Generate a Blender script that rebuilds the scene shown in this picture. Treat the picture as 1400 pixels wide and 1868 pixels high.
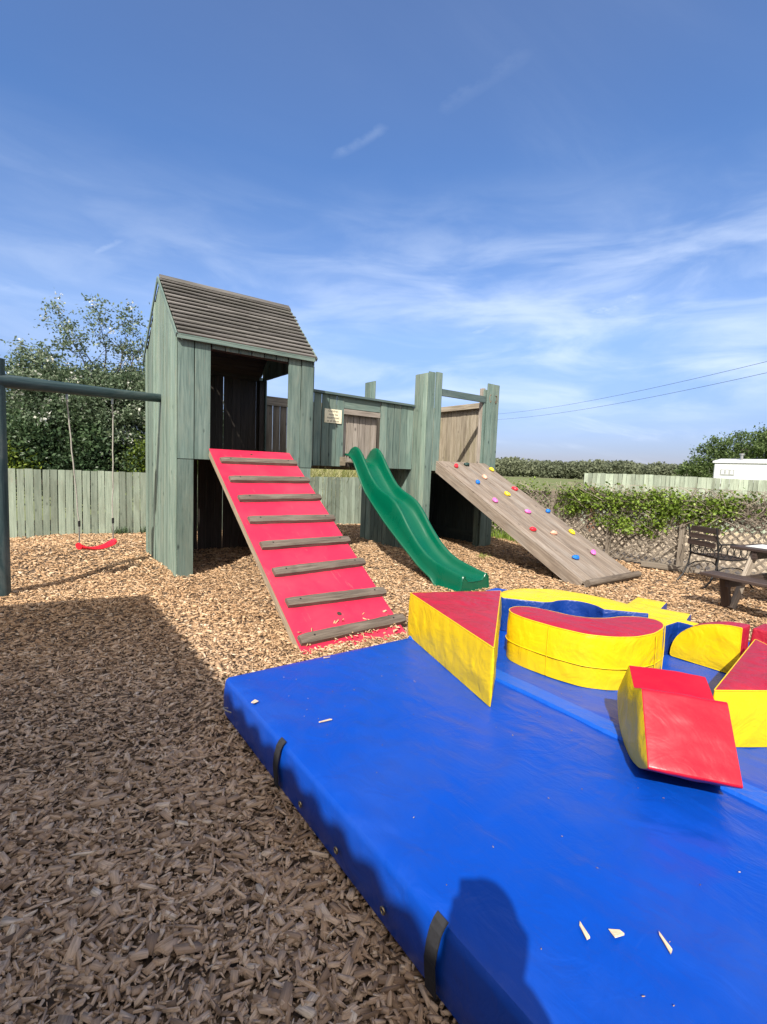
import bpy, bmesh, math, random
import numpy as np
from mathutils import Vector, Matrix, Quaternion, noise as mnoise
from mathutils.geometry import delaunay_2d_cdt
R = math.radians
scene = bpy.context.scene
for o in list(bpy.data.objects): bpy.data.objects.remove(o)

# ------------------------------------------------------------------ camera
PITCH, ROLL, HEAD = R(5.05), R(2.25), R(36.0)      # heading: clockwise from +Y
fwd = Vector((math.sin(HEAD)*math.cos(PITCH), math.cos(HEAD)*math.cos(PITCH), -math.sin(PITCH)))
r0 = Vector((math.cos(HEAD), -math.sin(HEAD), 0)); u0 = r0.cross(fwd)
rt = r0*math.cos(ROLL)+u0*math.sin(ROLL); up = -r0*math.sin(ROLL)+u0*math.cos(ROLL)
cd = bpy.data.cameras.new('camera'); cam = bpy.data.objects.new('camera', cd)
scene.collection.objects.link(cam)
M3 = Matrix((rt, up, -fwd)).transposed()
cam.matrix_world = Matrix.Translation((0, 0, 1.5)) @ M3.to_4x4()
cd.sensor_fit = 'HORIZONTAL'; cd.sensor_width = 36.0; cd.lens = 892/1400*36.0
cd.clip_start = 0.02; cd.clip_end = 6000
scene.camera = cam

# ------------------------------------------------------------------ sun + sky
SUN_AZ, SUN_EL = R(48.5), R(41)                       # light travels towards +X+Y
ld = Vector((math.sin(SUN_AZ)*math.cos(SUN_EL), math.cos(SUN_AZ)*math.cos(SUN_EL), -math.sin(SUN_EL)))
sd = bpy.data.lights.new('sun', 'SUN'); sd.energy = 4.6; sd.angle = R(0.55); sd.color = (1.0, 0.945, 0.84)
so = bpy.data.objects.new('sun', sd); scene.collection.objects.link(so)
so.rotation_euler = ld.to_track_quat('-Z', 'Y').to_euler()

world = bpy.data.worlds.new('World'); scene.world = world; world.use_nodes = True
wn = world.node_tree.nodes; wl = world.node_tree.links; wn.clear()
def N(nodes, t, **k):
    n = nodes.new(t)
    for a, b in k.items():
        if a == 'inp':
            for i, v in b.items(): n.inputs[i].default_value = v
        else: setattr(n, a, b)
    return n
def build_world():
    out = N(wn, 'ShaderNodeOutputWorld'); bg = N(wn, 'ShaderNodeBackground')
    sky = N(wn, 'ShaderNodeTexSky', sky_type='NISHITA', sun_disc=False, sun_elevation=SUN_EL,
            sun_rotation=math.pi+SUN_AZ, altitude=50, air_density=1.0, dust_density=0.3, ozone_density=3.0)
    bg.inputs['Strength'].default_value = 0.15
    tc = N(wn, 'ShaderNodeTexCoord'); sep = N(wn, 'ShaderNodeSeparateXYZ')
    wl.new(tc.outputs['Generated'], sep.inputs[0])
    def math_(op, a, b=None, c=None, clamp=False):
        m = N(wn, 'ShaderNodeMath', operation=op, use_clamp=clamp)
        for i, v in enumerate((a, b, c)):
            if v is None: continue
            if isinstance(v, (int, float)): m.inputs[i].default_value = v
            else: wl.new(v, m.inputs[i])
        return m.outputs[0]
    zc = math_('MAXIMUM', sep.outputs[2], 0.0)
    zz = math_('ADD', zc, 0.10)
    px = math_('DIVIDE', sep.outputs[0], zz); py = math_('DIVIDE', sep.outputs[1], zz)
    comb = N(wn, 'ShaderNodeCombineXYZ'); wl.new(px, comb.inputs[0]); wl.new(py, comb.inputs[1])
    # cirrus: stretched noise, broken by a larger one
    mp = N(wn, 'ShaderNodeMapping'); mp.inputs['Rotation'].default_value = (0, 0, R(-28)); mp.inputs['Scale'].default_value = (0.30, 0.85, 1)
    wl.new(comb.outputs[0], mp.inputs[0])
    n1 = N(wn, 'ShaderNodeTexNoise', inp={'Scale': 1.6, 'Detail': 9.0, 'Roughness': 0.62, 'Distortion': 0.6}); wl.new(mp.outputs[0], n1.inputs['Vector'])
    mp2 = N(wn, 'ShaderNodeMapping'); mp2.inputs['Location'].default_value = (3.1, 1.7, 0); mp2.inputs['Scale'].default_value = (0.5, 0.5, 1)
    wl.new(comb.outputs[0], mp2.inputs[0])
    n2 = N(wn, 'ShaderNodeTexNoise', inp={'Scale': 0.9, 'Detail': 3.0, 'Roughness': 0.5}); wl.new(mp2.outputs[0], n2.inputs['Vector'])
    def mr(v, a, b, c=0.0, d=1.0):
        m = N(wn, 'ShaderNodeMapRange', interpolation_type='SMOOTHSTEP'); wl.new(v, m.inputs[0])
        for i, q in enumerate((a, b, c, d)): m.inputs[i+1].default_value = q
        return m.outputs[0]
    a1 = mr(n1.outputs['Fac'], 0.44, 0.78); a2 = mr(n2.outputs['Fac'], 0.40, 0.62, 0.12, 1.0)
    low = mr(sep.outputs[2], 0.02, 0.55, 1.0, 0.28)
    cl = math_('MULTIPLY', math_('MULTIPLY', a1, a2), low)
    # brighter band of streaky cloud low on the right (towards +X)
    az = math_('ARCTAN2', sep.outputs[0], sep.outputs[1])
    cb = N(wn, 'ShaderNodeCombineXYZ'); wl.new(math_('MULTIPLY', az, 2.2), cb.inputs[0]); wl.new(math_('MULTIPLY', sep.outputs[2], 9.0), cb.inputs[1])
    n3 = N(wn, 'ShaderNodeTexNoise', inp={'Scale': 1.7, 'Detail': 8.0, 'Roughness': 0.55, 'Distortion': 0.5}); wl.new(cb.outputs[0], n3.inputs['Vector'])
    band = math_('MULTIPLY', mr(n3.outputs['Fac'], 0.34, 0.74), mr(sep.outputs[2], 0.05, 0.17))
    band = math_('MULTIPLY', band, mr(sep.outputs[2], 0.28, 0.52, 1.0, 0.0))
    band = math_('MULTIPLY', band, mr(az, 0.1, 0.95, 0.45, 1.0))
    # old contrails: soft short streaks given by two sky directions each
    def streak(d0, d1, wdt, amp):
        p0 = Vector((d0.x/(d0.z+.1), d0.y/(d0.z+.1), 0)); p1 = Vector((d1.x/(d1.z+.1), d1.y/(d1.z+.1), 0))
        L = (p1-p0).length; e = (p1-p0)/L; nn = Vector((-e.y, e.x, 0))
        s = N(wn, 'ShaderNodeVectorMath', operation='SUBTRACT'); wl.new(comb.outputs[0], s.inputs[0]); s.inputs[1].default_value = p0
        da = N(wn, 'ShaderNodeVectorMath', operation='DOT_PRODUCT'); wl.new(s.outputs[0], da.inputs[0]); da.inputs[1].default_value = e
        db = N(wn, 'ShaderNodeVectorMath', operation='DOT_PRODUCT'); wl.new(s.outputs[0], db.inputs[0]); db.inputs[1].default_value = nn
        nz = N(wn, 'ShaderNodeTexNoise', inp={'Scale': 9.0, 'Detail': 6.0, 'Roughness': 0.65}); wl.new(comb.outputs[0], nz.inputs['Vector'])
        dist = math_('ABSOLUTE', math_('ADD', db.outputs['Value'], math_('MULTIPLY', math_('SUBTRACT', nz.outputs['Fac'], 0.5), wdt*1.8)))
        a = mr(dist, 0.0, wdt, 1.0, 0.0)
        t = math_('DIVIDE', da.outputs['Value'], L)
        b = math_('MULTIPLY', mr(t, -0.05, 0.25), mr(t, 0.75, 1.05, 1.0, 0.0))
        c = mr(nz.outputs['Fac'], 0.3, 0.65, 0.3, 1.0)
        return math_('MULTIPLY', math_('MULTIPLY', math_('MULTIPLY', a, b), c), amp)
    def dirpx(x, y): return (fwd+rt*((x-700)/892)-up*((y-934)/892)).normalized()
    hz = math_('MULTIPLY', mr(n2.outputs['Fac'], 0.30, 0.70), mr(n1.outputs['Fac'], 0.25, 0.70, 0.35, 1.0))
    tot = math_('MAXIMUM', math_('MULTIPLY', cl, 0.50), math_('MULTIPLY', band, 0.78))
    tot = math_('ADD', tot, math_('MULTIPLY', hz, 0.08))
    for a, b, w_, s_ in (((110, 495), (245, 428), .026, .30), ((600, 292), (715, 228), .026, .17), ((770, 224), (1010, 75), .045, .08), ((860, 612), (930, 576), .05, .4), ((-10, 540), (25, 520), .03, .3), ((1080, 585), (1190, 530), .12, .55)):
        tot = math_('MAXIMUM', tot, streak(dirpx(*a), dirpx(*b), w_, s_))
    tint = N(wn, 'ShaderNodeMix', data_type='RGBA', blend_type='MULTIPLY'); tint.inputs[0].default_value = 1.0
    wl.new(sky.outputs[0], tint.inputs[6])
    rr = N(wn, 'ShaderNodeValToRGB'); wl.new(sep.outputs[2], rr.inputs[0]); e = rr.color_ramp.elements; e.new(.5); e.new(.5); e.new(.5)
    for i, (p, c) in enumerate(SKYTINT): e[i].position = p; e[i].color = (*c, 1)
    t2 = N(wn, 'ShaderNodeVectorMath', operation='SCALE'); wl.new(rr.outputs[0], t2.inputs[0]); t2.inputs['Scale'].default_value = 1.5
    wl.new(t2.outputs[0], tint.inputs[7])
    mix = N(wn, 'ShaderNodeMix', data_type='RGBA'); wl.new(math_('MULTIPLY', tot, 0.62, clamp=True), mix.inputs[0])
    wl.new(tint.outputs[2], mix.inputs[6]); mix.inputs[7].default_value = CLOUDCOL
    # warm glow added around the sun, unseen behind the camera, to lift the shade
    sv = N(wn, 'ShaderNodeVectorMath', operation='DOT_PRODUCT'); wl.new(tc.outputs['Generated'], sv.inputs[0]); sv.inputs[1].default_value = -ld
    fill_glow = math_('MULTIPLY', mr(sv.outputs['Value'], 0.12, 0.95), mr(n1.outputs['Fac'], 0.2, 0.6, 0.75, 1.0))
    fill_glow = math_('MULTIPLY', fill_glow, mr(sep.outputs[2], 0.0, 0.15))
    m3 = N(wn, 'ShaderNodeMix', data_type='RGBA'); wl.new(fill_glow, m3.inputs[0]); wl.new(mix.outputs[2], m3.inputs[6]); m3.inputs[7].default_value = (6.2, 5.75, 5.25, 1)
    wl.new(m3.outputs[2], bg.inputs[0]); wl.new(bg.outputs[0], out.inputs[0])
SKYTINT = ((0, (.165, .158, .245)), (.10, (.28, .28, .37)), (.25, (.45, .46, .54)), (.5, (.32, .425, .56)), (.68, (.45, .49, .59))); CLOUDCOL = (4.7, 5.2, 5.9, 1)
build_world()
scene.view_settings.view_transform = 'Standard'; scene.view_settings.look = 'None'
scene.view_settings.exposure = 0.60; scene.view_settings.gamma = 1.0
scene.render.engine = 'CYCLES'

# ------------------------------------------------------------------ helpers
COL = scene.collection
rng = np.random.default_rng(7); random.seed(7)
def tag(o, label=None, cat=None, group=None, kind=None):
    if label: o['label'] = label
    if cat: o['category'] = cat
    if group: o['group'] = group
    if kind: o['kind'] = kind
    return o
def thing(name, loc, label, cat, group=None, rotz=0):
    o = bpy.data.objects.new(name, None); COL.objects.link(o); o.location = loc; o.rotation_euler = (0, 0, rotz)
    o.empty_display_size = 0.2
    return tag(o, label, cat, group)
def link(name, me, mat, parent=None):
    o = bpy.data.objects.new(name, me); COL.objects.link(o)
    if mat:
        for m in (mat if isinstance(mat, (list, tuple)) else [mat]): me.materials.append(m)
    if parent:
        o.parent = parent
        bpy.context.view_layer.update()
        o.matrix_parent_inverse = parent.matrix_world.inverted()
    return o
def smooth(me, ang=40):
    for p in me.polygons: p.use_smooth = True
    if ang < 180:
        try: me.set_sharp_from_angle(angle=R(ang))
        except Exception: pass
def bevel(o, w, seg=2):
    m = o.modifiers.new('bevel', 'BEVEL'); m.width = w; m.segments = seg; m.limit_method = 'ANGLE'; m.angle_limit = R(40); return o

class MB:
    """collects boxes / tubes; each carries gco (grain coords) and var (random) attributes"""
    def __init__(s): s.v = []; s.f = []; s.g = []; s.r = []; s.mi = []
    def add(s, vs, fs, gs, var=None, mi=0):
        b = len(s.v); var = random.random() if var is None else var
        s.v += [tuple(v) for v in vs]; s.f += [tuple(i+b for i in f) for f in fs]; s.g += [tuple(g) for g in gs]; s.r += [var]*len(vs); s.mi += [mi]*len(fs)
    def box(s, c, size, ax=None, grain=2, var=None, mi=0, jit=0.0, taper=None):
        """c centre, size full lengths, ax 3 axis vectors"""
        ax = ax or (Vector((1, 0, 0)), Vector((0, 1, 0)), Vector((0, 0, 1)))
        c = Vector(c); off = Vector((random.random()*40, random.random()*40, random.random()*40))
        vs = []; gs = []
        order = [grain]+[i for i in range(3) if i != grain]
        for k in (-.5, .5):
            for j in (-.5, .5):
                for i in (-.5, .5):
                    l = [i*size[0], j*size[1], k*size[2]]
                    if jit: l = [q+random.uniform(-jit, jit) for q in l]
                    vs.append(c+ax[0]*l[0]+ax[1]*l[1]+ax[2]*l[2])
                    gs.append(Vector((l[order[0]], l[order[1]], l[order[2]]))+off)
        s.add(vs, [(0, 2, 3, 1), (4, 5, 7, 6), (0, 1, 5, 4), (2, 6, 7, 3), (0, 4, 6, 2), (1, 3, 7, 5)], gs, var, mi)
    def board(s, p, q, w, t, side, grain=0, **k):
        """board from p to q, width w along 'side' direction, thickness t"""
        p = Vector(p); q = Vector(q); d = (q-p); L = d.length; d.normalize(); sv = Vector(side); sv = (sv-d*sv.dot(d)).normalized(); n = d.cross(sv)
        s.box((p+q)/2, (L, w, t), (d, sv, n), grain=0, **k)
    def tube(s, pts, rad, n=10, var=None, mi=0, cap=True):
        pts = [Vector(p) for p in pts]; rads = rad if isinstance(rad, (list, tuple)) else [rad]*len(pts)
        vs = []; gs = []; fs = []; off = random.random()*30; ln = 0
        d = (pts[1]-pts[0]).normalized(); a = d.orthogonal().normalized()
        for i, p in enumerate(pts):
            if i > 0: ln += (p-pts[i-1]).length
            if 0 < i < len(pts)-1: d2 = (pts[i+1]-pts[i-1]).normalized()
            elif i == 0: d2 = (pts[1]-pts[0]).normalized()
            else: d2 = (pts[-1]-pts[-2]).normalized()
            a = (a-d2*a.dot(d2)); a = a.normalized() if a.length > 1e-6 else d2.orthogonal().normalized()
            b = d2.cross(a)
            for k in range(n):
                t = 2*math.pi*k/n; vs.append(p+(a*math.cos(t)+b*math.sin(t))*rads[i]); gs.append((off+ln, off+rads[i]*math.cos(t), rads[i]*math.sin(t)))
        for i in range(len(pts)-1):
            for k in range(n):
                fs.append((i*n+k, i*n+(k+1) % n, (i+1)*n+(k+1) % n, (i+1)*n+k))
        if cap: fs.append(tuple(range(n-1, -1, -1))); fs.append(tuple((len(pts)-1)*n+k for k in range(n)))
        s.add(vs, fs, gs, var, mi)
    def mesh(s, name):
        me = bpy.data.meshes.new(name); me.from_pydata(s.v, [], s.f); me.update()
        a = me.attributes.new('gco', 'FLOAT_VECTOR', 'POINT'); a.data.foreach_set('vector', np.array(s.g, dtype=np.float32).ravel())
        b = me.attributes.new('var', 'FLOAT', 'POINT'); b.data.foreach_set('value', np.array(s.r, dtype=np.float32))
        if any(s.mi): me.polygons.foreach_set('material_index', s.mi)
        return me
    def build(s, name, mat, parent=None, sm=None, bev=0):
        me = s.mesh(name)
        if sm: smooth(me, sm)
        o = link(name, me, mat, parent)
        if bev: bevel(o, bev, 1)
        return o
def quadmesh(name, V, nper, faces, var, mat, parent=None, sm=False, gco=None):
    """fast numpy mesh: V (n,nper,3); faces: list of index tuples (all quads)"""
    n = V.shape[0]; F = np.array(faces, dtype=np.int64)
    idx = (F[None]+(np.arange(n)*nper)[:, None, None]).reshape(-1, 4)
    me = bpy.data.meshes.new(name)
    me.vertices.add(n*nper); me.vertices.foreach_set('co', V.astype(np.float32).ravel())
    me.loops.add(idx.size); me.loops.foreach_set('vertex_index', idx.ravel().astype(np.int32))
    me.polygons.add(len(idx)); me.polygons.foreach_set('loop_start', (np.arange(len(idx))*4).astype(np.int32))
    me.polygons.foreach_set('loop_total', np.full(len(idx), 4, dtype=np.int32)); me.update(calc_edges=True)
    b = me.attributes.new('var', 'FLOAT', 'POINT'); b.data.foreach_set('value', np.repeat(var, nper).astype(np.float32))
    if gco is not None:
        a = me.attributes.new('gco', 'FLOAT_VECTOR', 'POINT'); a.data.foreach_set('vector', gco.astype(np.float32).ravel())
    if sm:
        me.polygons.foreach_set('use_smooth', np.ones(len(idx), dtype=bool))
    return link(name, me, mat, parent)

# ------------------------------------------------------------------ materials
def newmat(name):
    m = bpy.data.materials.new(name); m.use_nodes = True; nt = m.node_tree; nt.nodes.clear()
    out = nt.nodes.new('ShaderNodeOutputMaterial'); b = nt.nodes.new('ShaderNodeBsdfPrincipled'); nt.links.new(b.outputs[0], out.inputs[0])
    return m, nt, b
def ramp(nt, fac, stops):
    r = nt.nodes.new('ShaderNodeValToRGB'); e = r.color_ramp.elements
    while len(e) < len(stops): e.new(0.5)
    for i, (p, c) in enumerate(stops): e[i].position = p; e[i].color = (*c, 1)
    nt.links.new(fac, r.inputs[0]); return r.outputs[0]
def mixc(nt, fac, a, b, mode='MIX'):
    m = nt.nodes.new('ShaderNodeMix'); m.data_type = 'RGBA'; m.blend_type = mode
    for i, v in ((0, fac), (6, a), (7, b)):
        if isinstance(v, (int, float)): m.inputs[i].default_value = v
        elif isinstance(v, tuple): m.inputs[i].default_value = (*v, 1)
        else: nt.links.new(v, m.inputs[i])
    return m.outputs[2]
def nmath(nt, op, a, b=None, clamp=False):
    m = nt.nodes.new('ShaderNodeMath'); m.operation = op; m.use_clamp = clamp
    for i, v in enumerate((a, b)):
        if v is None: continue
        if isinstance(v, (int, float)): m.inputs[i].default_value = v
        else: nt.links.new(v, m.inputs[i])
    return m.outputs[0]
def nnoise(nt, vec, scale, detail=4, rough=.55, dist=0.0):
    n = nt.nodes.new('ShaderNodeTexNoise'); n.inputs['Scale'].default_value = scale; n.inputs['Detail'].default_value = detail
    n.inputs['Roughness'].default_value = rough; n.inputs['Distortion'].default_value = dist
    if vec: nt.links.new(vec, n.inputs['Vector'])
    return n.outputs['Fac']
def nmap(nt, vec, scale=(1, 1, 1), loc=(0, 0, 0)):
    m = nt.nodes.new('ShaderNodeMapping'); m.inputs['Scale'].default_value = scale; m.inputs['Location'].default_value = loc
    nt.links.new(vec, m.inputs[0]); return m.outputs[0]
def nrange(nt, v, a, b, c=0., d=1.):
    m = nt.nodes.new('ShaderNodeMapRange'); nt.links.new(v, m.inputs[0])
    for i, q in enumerate((a, b, c, d)): m.inputs[i+1].default_value = q
    return m.outputs[0]
def attr(nt, name, out='Fac'):
    a = nt.nodes.new('ShaderNodeAttribute'); a.attribute_name = name; return a.outputs[out]
def bump(nt, b, h, strength, dist=0.01):
    n = nt.nodes.new('ShaderNodeBump'); n.inputs['Strength'].default_value = strength; n.inputs['Distance'].default_value = dist
    nt.links.new(h, n.inputs['Height']); nt.links.new(n.outputs[0], b.inputs['Normal'])

def wood(name, dark, mid, light, stain=None, stain_amt=0.4, rough=0.75, knots=0.6, tint=0.25, gscale=1.0, bstr=0.35, bare=None):
    m, nt, b = newmat(name)
    g = attr(nt, 'gco', 'Vector'); v = attr(nt, 'var')
    fine = nnoise(nt, nmap(nt, g, (2*gscale, 55*gscale, 55*gscale)), 1.0, 5, .65, .3)
    med = nnoise(nt, nmap(nt, g, (1.3*gscale, 16*gscale, 16*gscale)), 1.0, 4, .6, 1.2)
    f = nmath(nt, 'ADD', nmath(nt, 'MULTIPLY', fine, .5), nmath(nt, 'MULTIPLY', med, .5))
    c = ramp(nt, f, [(.33, dark), (.5, mid), (.67, light)])
    if stain:
        st = nnoise(nt, nmap(nt, g, (1.2, 4, 4)), 1.0, 5, .65, .5)
        c = mixc(nt, nmath(nt, 'MULTIPLY', nrange(nt, st, .48, .72), stain_amt), c, stain)
    if bare:
        st2 = nnoise(nt, nmap(nt, g, (2.5, 30, 30), (7, 3, 1)), 1.0, 6, .7, .4)
        c = mixc(nt, nrange(nt, st2, .60, .70, 0, .8), c, bare)
    if knots:
        vo = nt.nodes.new('ShaderNodeTexVoronoi'); vo.inputs['Scale'].default_value = 1.0
        nt.links.new(nmap(nt, g, (3.0, 6.0, 6.0)), vo.inputs['Vector'])
        k = nrange(nt, vo.outputs['Distance'], .04, .13, 1, 0)
        c = mixc(nt, nmath(nt, 'MULTIPLY', k, knots), c, tuple(q*.45 for q in dark))
    vv = nrange(nt, v, 0, 1, 1-tint, 1+tint*.8)
    cm = nt.nodes.new('ShaderNodeCombineColor')
    for i in range(3): nt.links.new(vv, cm.inputs[i])
    c = mixc(nt, 1.0, c, cm.outputs[0], 'MULTIPLY')
    nt.links.new(c, b.inputs['Base Color']); b.inputs['Roughness'].default_value = rough
    b.inputs['Specular IOR Level'].default_value = 0.3
    bump(nt, b, f, bstr, .006)
    return m
def plain(name, col, rough=.5, metal=0, noise_amt=.15, nscale=8, bstr=0, spec=.5):
    m, nt, b = newmat(name)
    tc = nt.nodes.new('ShaderNodeTexCoord')
    n = nnoise(nt, tc.outputs['Object'], nscale, 5, .6)
    c = mixc(nt, nrange(nt, n, .3, .7), tuple(q*(1-noise_amt) for q in col), tuple(min(1, q*(1+noise_amt)) for q in col))
    nt.links.new(c, b.inputs['Base Color']); b.inputs['Roughness'].default_value = rough; b.inputs['Metallic'].default_value = metal
    b.inputs['Specular IOR Level'].default_value = spec
    if bstr: bump(nt, b, n, bstr, .01)
    return m
def vinyl(name, col, rough=.38, dust=.25, dustcol=(.35, .33, .33), wr=.5, spec=.4):
    m, nt, b = newmat(name); b.inputs['Specular IOR Level'].default_value = spec
    tc = nt.nodes.new('ShaderNodeTexCoord'); o = tc.outputs['Object']
    n = nnoise(nt, o, 2.2, 5, .6, .5)
    c = mixc(nt, nmath(nt, 'MULTIPLY', nrange(nt, n, .45, .75), dust), col, dustcol)
    sc = nnoise(nt, nmap(nt, o, (3, 22, 12)), 1.5, 4, .6, 1.5)
    c = mixc(nt, nrange(nt, sc, .66, .74, 0, dust*.6), c, dustcol)
    sp = nnoise(nt, o, 60, 3, .6)
    c = mixc(nt, nrange(nt, sp, .70, .76, 0, dust*.8), c, tuple(q*.4 for q in col))
    nt.links.new(c, b.inputs['Base Color'])
    nt.links.new(nrange(nt, n, .3, .7, rough-.06, rough+.14), b.inputs['Roughness'])
    w1 = nnoise(nt, nmap(nt, o, (1, 1, 1)), 5.0, 4, .5, 1.8)
    w2 = nnoise(nt, nmap(nt, o, (6, 2.0, 3)), 2.2, 3, .5, 1.0)
    w3 = nnoise(nt, o, 240, 2, .5)
    h = nmath(nt, 'ADD', nmath(nt, 'ADD', w1, nmath(nt, 'MULTIPLY', w2, .6)), nmath(nt, 'MULTIPLY', w3, .03))
    bump(nt, b, h, wr, .03)
    return m
def leafmat(name, stops, trans=.35, rough=.5):
    m, nt, b = newmat(name)
    c = ramp(nt, attr(nt, 'var'), stops)
    nt.links.new(c, b.inputs['Base Color']); b.inputs['Roughness'].default_value = rough; b.inputs['Specular IOR Level'].default_value = .35
    t = nt.nodes.new('ShaderNodeBsdfTranslucent'); nt.links.new(c, t.inputs[0])
    mx = nt.nodes.new('ShaderNodeMixShader'); mx.inputs[0].default_value = trans
    out = [n for n in nt.nodes if n.type == 'OUTPUT_MATERIAL'][0]
    nt.links.new(b.outputs[0], mx.inputs[1]); nt.links.new(t.outputs[0], mx.inputs[2]); nt.links.new(mx.outputs[0], out.inputs[0])
    return m

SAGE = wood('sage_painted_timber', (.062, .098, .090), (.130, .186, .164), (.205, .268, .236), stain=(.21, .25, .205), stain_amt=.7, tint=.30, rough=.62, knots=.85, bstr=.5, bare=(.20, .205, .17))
SAGEL = wood('sunlit_sage_timber', (.10, .145, .12), (.195, .262, .218), (.285, .352, .295), stain=(.28, .305, .235), stain_amt=.7, tint=.30, rough=.62, knots=.85, bstr=.5, bare=(.24, .235, .19))  # paler copy of the sage, stronger sun put into the colour
SAGE_DK = wood('dark_sage_timber', (.030, .045, .048), (.055, .080, .085), (.090, .120, .120), tint=.15, rough=.6, knots=.3)  # darker sage for the lower inner walls of the lookout
RAILG = wood('blue_green_rail_timber', (.055, .085, .085), (.085, .120, .118), (.13, .165, .155), tint=.12, rough=.55, knots=.3)
FENCE = wood('pale_sage_fence_boards', (.165, .205, .16), (.265, .315, .25), (.34, .395, .32), stain=(.14, .15, .11), stain_amt=.7, tint=.34, knots=.6, bare=(.27, .25, .2))
WEATH = wood('weathered_grey_timber', (.15, .12, .088), (.29, .245, .185), (.43, .375, .295), stain=(.20, .19, .09), stain_amt=.5, tint=.22, knots=.7)
BROWN = wood('brown_grey_panel_timber', (.15, .125, .105), (.27, .232, .20), (.40, .355, .315), stain=(.12, .11, .07), stain_amt=.4, tint=.2, knots=.9)
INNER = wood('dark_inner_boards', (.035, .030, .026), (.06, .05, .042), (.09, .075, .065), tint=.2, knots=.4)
CLEAT = wood('weathered_cleat_timber', (.055, .042, .033), (.12, .095, .075), (.21, .175, .14), stain=(.24, .20, .16), stain_amt=.4, tint=.15, knots=.3, gscale=1.6, bstr=.8)
SLAT = wood('weathered_roof_slats', (.055, .050, .046), (.14, .129, .119), (.25, .232, .215), stain=(.055, .055, .04), stain_amt=.6, tint=.3, knots=.2)
RAMPW = wood('weathered_ramp_planks', (.11, .085, .065), (.215, .170, .135), (.33, .275, .225), stain=(.36, .33, .30), stain_amt=.5, tint=.16, knots=.8)
PLYE = wood('ply_edge_timber', (.20, .15, .10), (.34, .26, .18), (.48, .39, .28), tint=.1, knots=.2)
LATT = wood('lattice_battens', (.16, .13, .10), (.27, .225, .18), (.38, .33, .27), tint=.3, knots=0)
POLE = wood('green_stained_round_pole', (.016, .032, .036), (.034, .060, .064), (.07, .105, .105), stain=(.17, .18, .17), stain_amt=.6, tint=.1, rough=.5, knots=.4)
TABLEW = wood('dark_brown_table_timber', (.035, .024, .02), (.065, .045, .038), (.10, .075, .065), tint=.2, knots=.2, rough=.5)
BARK = wood('bark', (.05, .042, .034), (.10, .085, .07), (.17, .15, .125), tint=.3, knots=0)
BLACKM = plain('black_iron', (.014, .014, .015), .45, 0, .3, 30, spec=.5)
GALV = plain('galvanised_steel', (.38, .38, .37), .4, .8, .15, 20)
ROPE = plain('rope', (.34, .32, .28), .9, 0, .2, 60)
BLUEV = vinyl('blue_vinyl', (.0008, .056, .40), .35, .20, (.05, .09, .26), .22, .42)
BLUED = vinyl('royal_blue_block_vinyl', (.004, .036, .22), .34, .12, (.1, .12, .25), .6)
YELV = vinyl('yellow_vinyl', (.72, .50, .003), .42, .06, (.45, .30, .05), .38)
REDV = vinyl('red_vinyl', (.37, .010, .030), .40, .14, (.42, .16, .2), .65)
SEATR = vinyl('glossy_red_vinyl', (.44, .005, .022), .30, .05, (.5, .2, .2), .10)
SLIDEM = vinyl('green_moulded_plastic', (.0, .092, .048), .24, .05, (.06, .14, .09), .04, .5)
REDP = plain('red_swing_plastic', (.72, .012, .03), .3, 0, .05, 6)
WHITEM = plain('caravan_white', (.66, .68, .70), .35, 0, .03, 2)
RUBBER = plain('black_webbing', (.018, .018, .022), .8, 0, .25, 90)
BRASS = plain('brass_eyelet', (.35, .28, .16), .35, .9, .1, 40)

def red_board():
    m, nt, b = newmat('red_laminate_board')
    tc = nt.nodes.new('ShaderNodeTexCoord'); o = tc.outputs['Object']
    n = nnoise(nt, o, 1.6, 5, .6, .4); s = nnoise(nt, nmap(nt, o, (9, 1.2, 1.2)), 3, 5, .7, .6)
    c = mixc(nt, nrange(nt, n, .42, .75, 0, .22), (.56, .018, .060), (.64, .15, .17))
    c = mixc(nt, nrange(nt, s, .62, .8, 0, .45), c, (.60, .22, .2))
    nt.links.new(c, b.inputs['Base Color']); b.inputs['Roughness'].default_value = .5
    bump(nt, b, s, .05, .01); return m
REDB = red_board()
def chips_mat():
    m, nt, b = newmat('wood_chip')
    v = attr(nt, 'var')
    c = ramp(nt, v, [(0., (.075, .042, .022)), (.10, (.21, .125, .07)), (.35, (.46, .28, .15)), (.6, (.62, .405, .235)), (.82, (.74, .51, .32)), (1., (.82, .65, .46))])
    g = attr(nt, 'gco', 'Vector')
    f = nnoise(nt, nmap(nt, g, (25, 220, 220)), 1.0, 3, .6)
    c = mixc(nt, nrange(nt, f, .35, .6, .45, 0), c, (.14, .09, .055))
    tc = nt.nodes.new('ShaderNodeTexCoord'); o = tc.outputs['Object']
    big = nnoise(nt, o, .55, 4, .6)
    c = mixc(nt, nrange(nt, big, .45, .7, 0, .35), c, (.27, .18, .10))
    # greyer, slightly darker chips in the foreground strip beside the mats
    sep = nt.nodes.new('ShaderNodeSeparateXYZ'); nt.links.new(o, sep.inputs[0])
    muted = nmath(nt, 'MULTIPLY', nrange(nt, sep.outputs[1], 3.2, 5.2, 1, 0), nrange(nt, sep.outputs[0], .6, 1.6, 1, 0))
    hs = nt.nodes.new('ShaderNodeHueSaturation'); hs.inputs['Saturation'].default_value = .74; hs.inputs['Value'].default_value = .90; nt.links.new(c, hs.inputs['Color'])
    c = mixc(nt, nmath(nt, 'MULTIPLY', muted, .8), c, hs.outputs[0])
    nt.links.new(c, b.inputs['Base Color']); b.inputs['Roughness'].default_value = .85; b.inputs['Specular IOR Level'].default_value = .2
    return m
CHIP = chips_mat()
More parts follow.
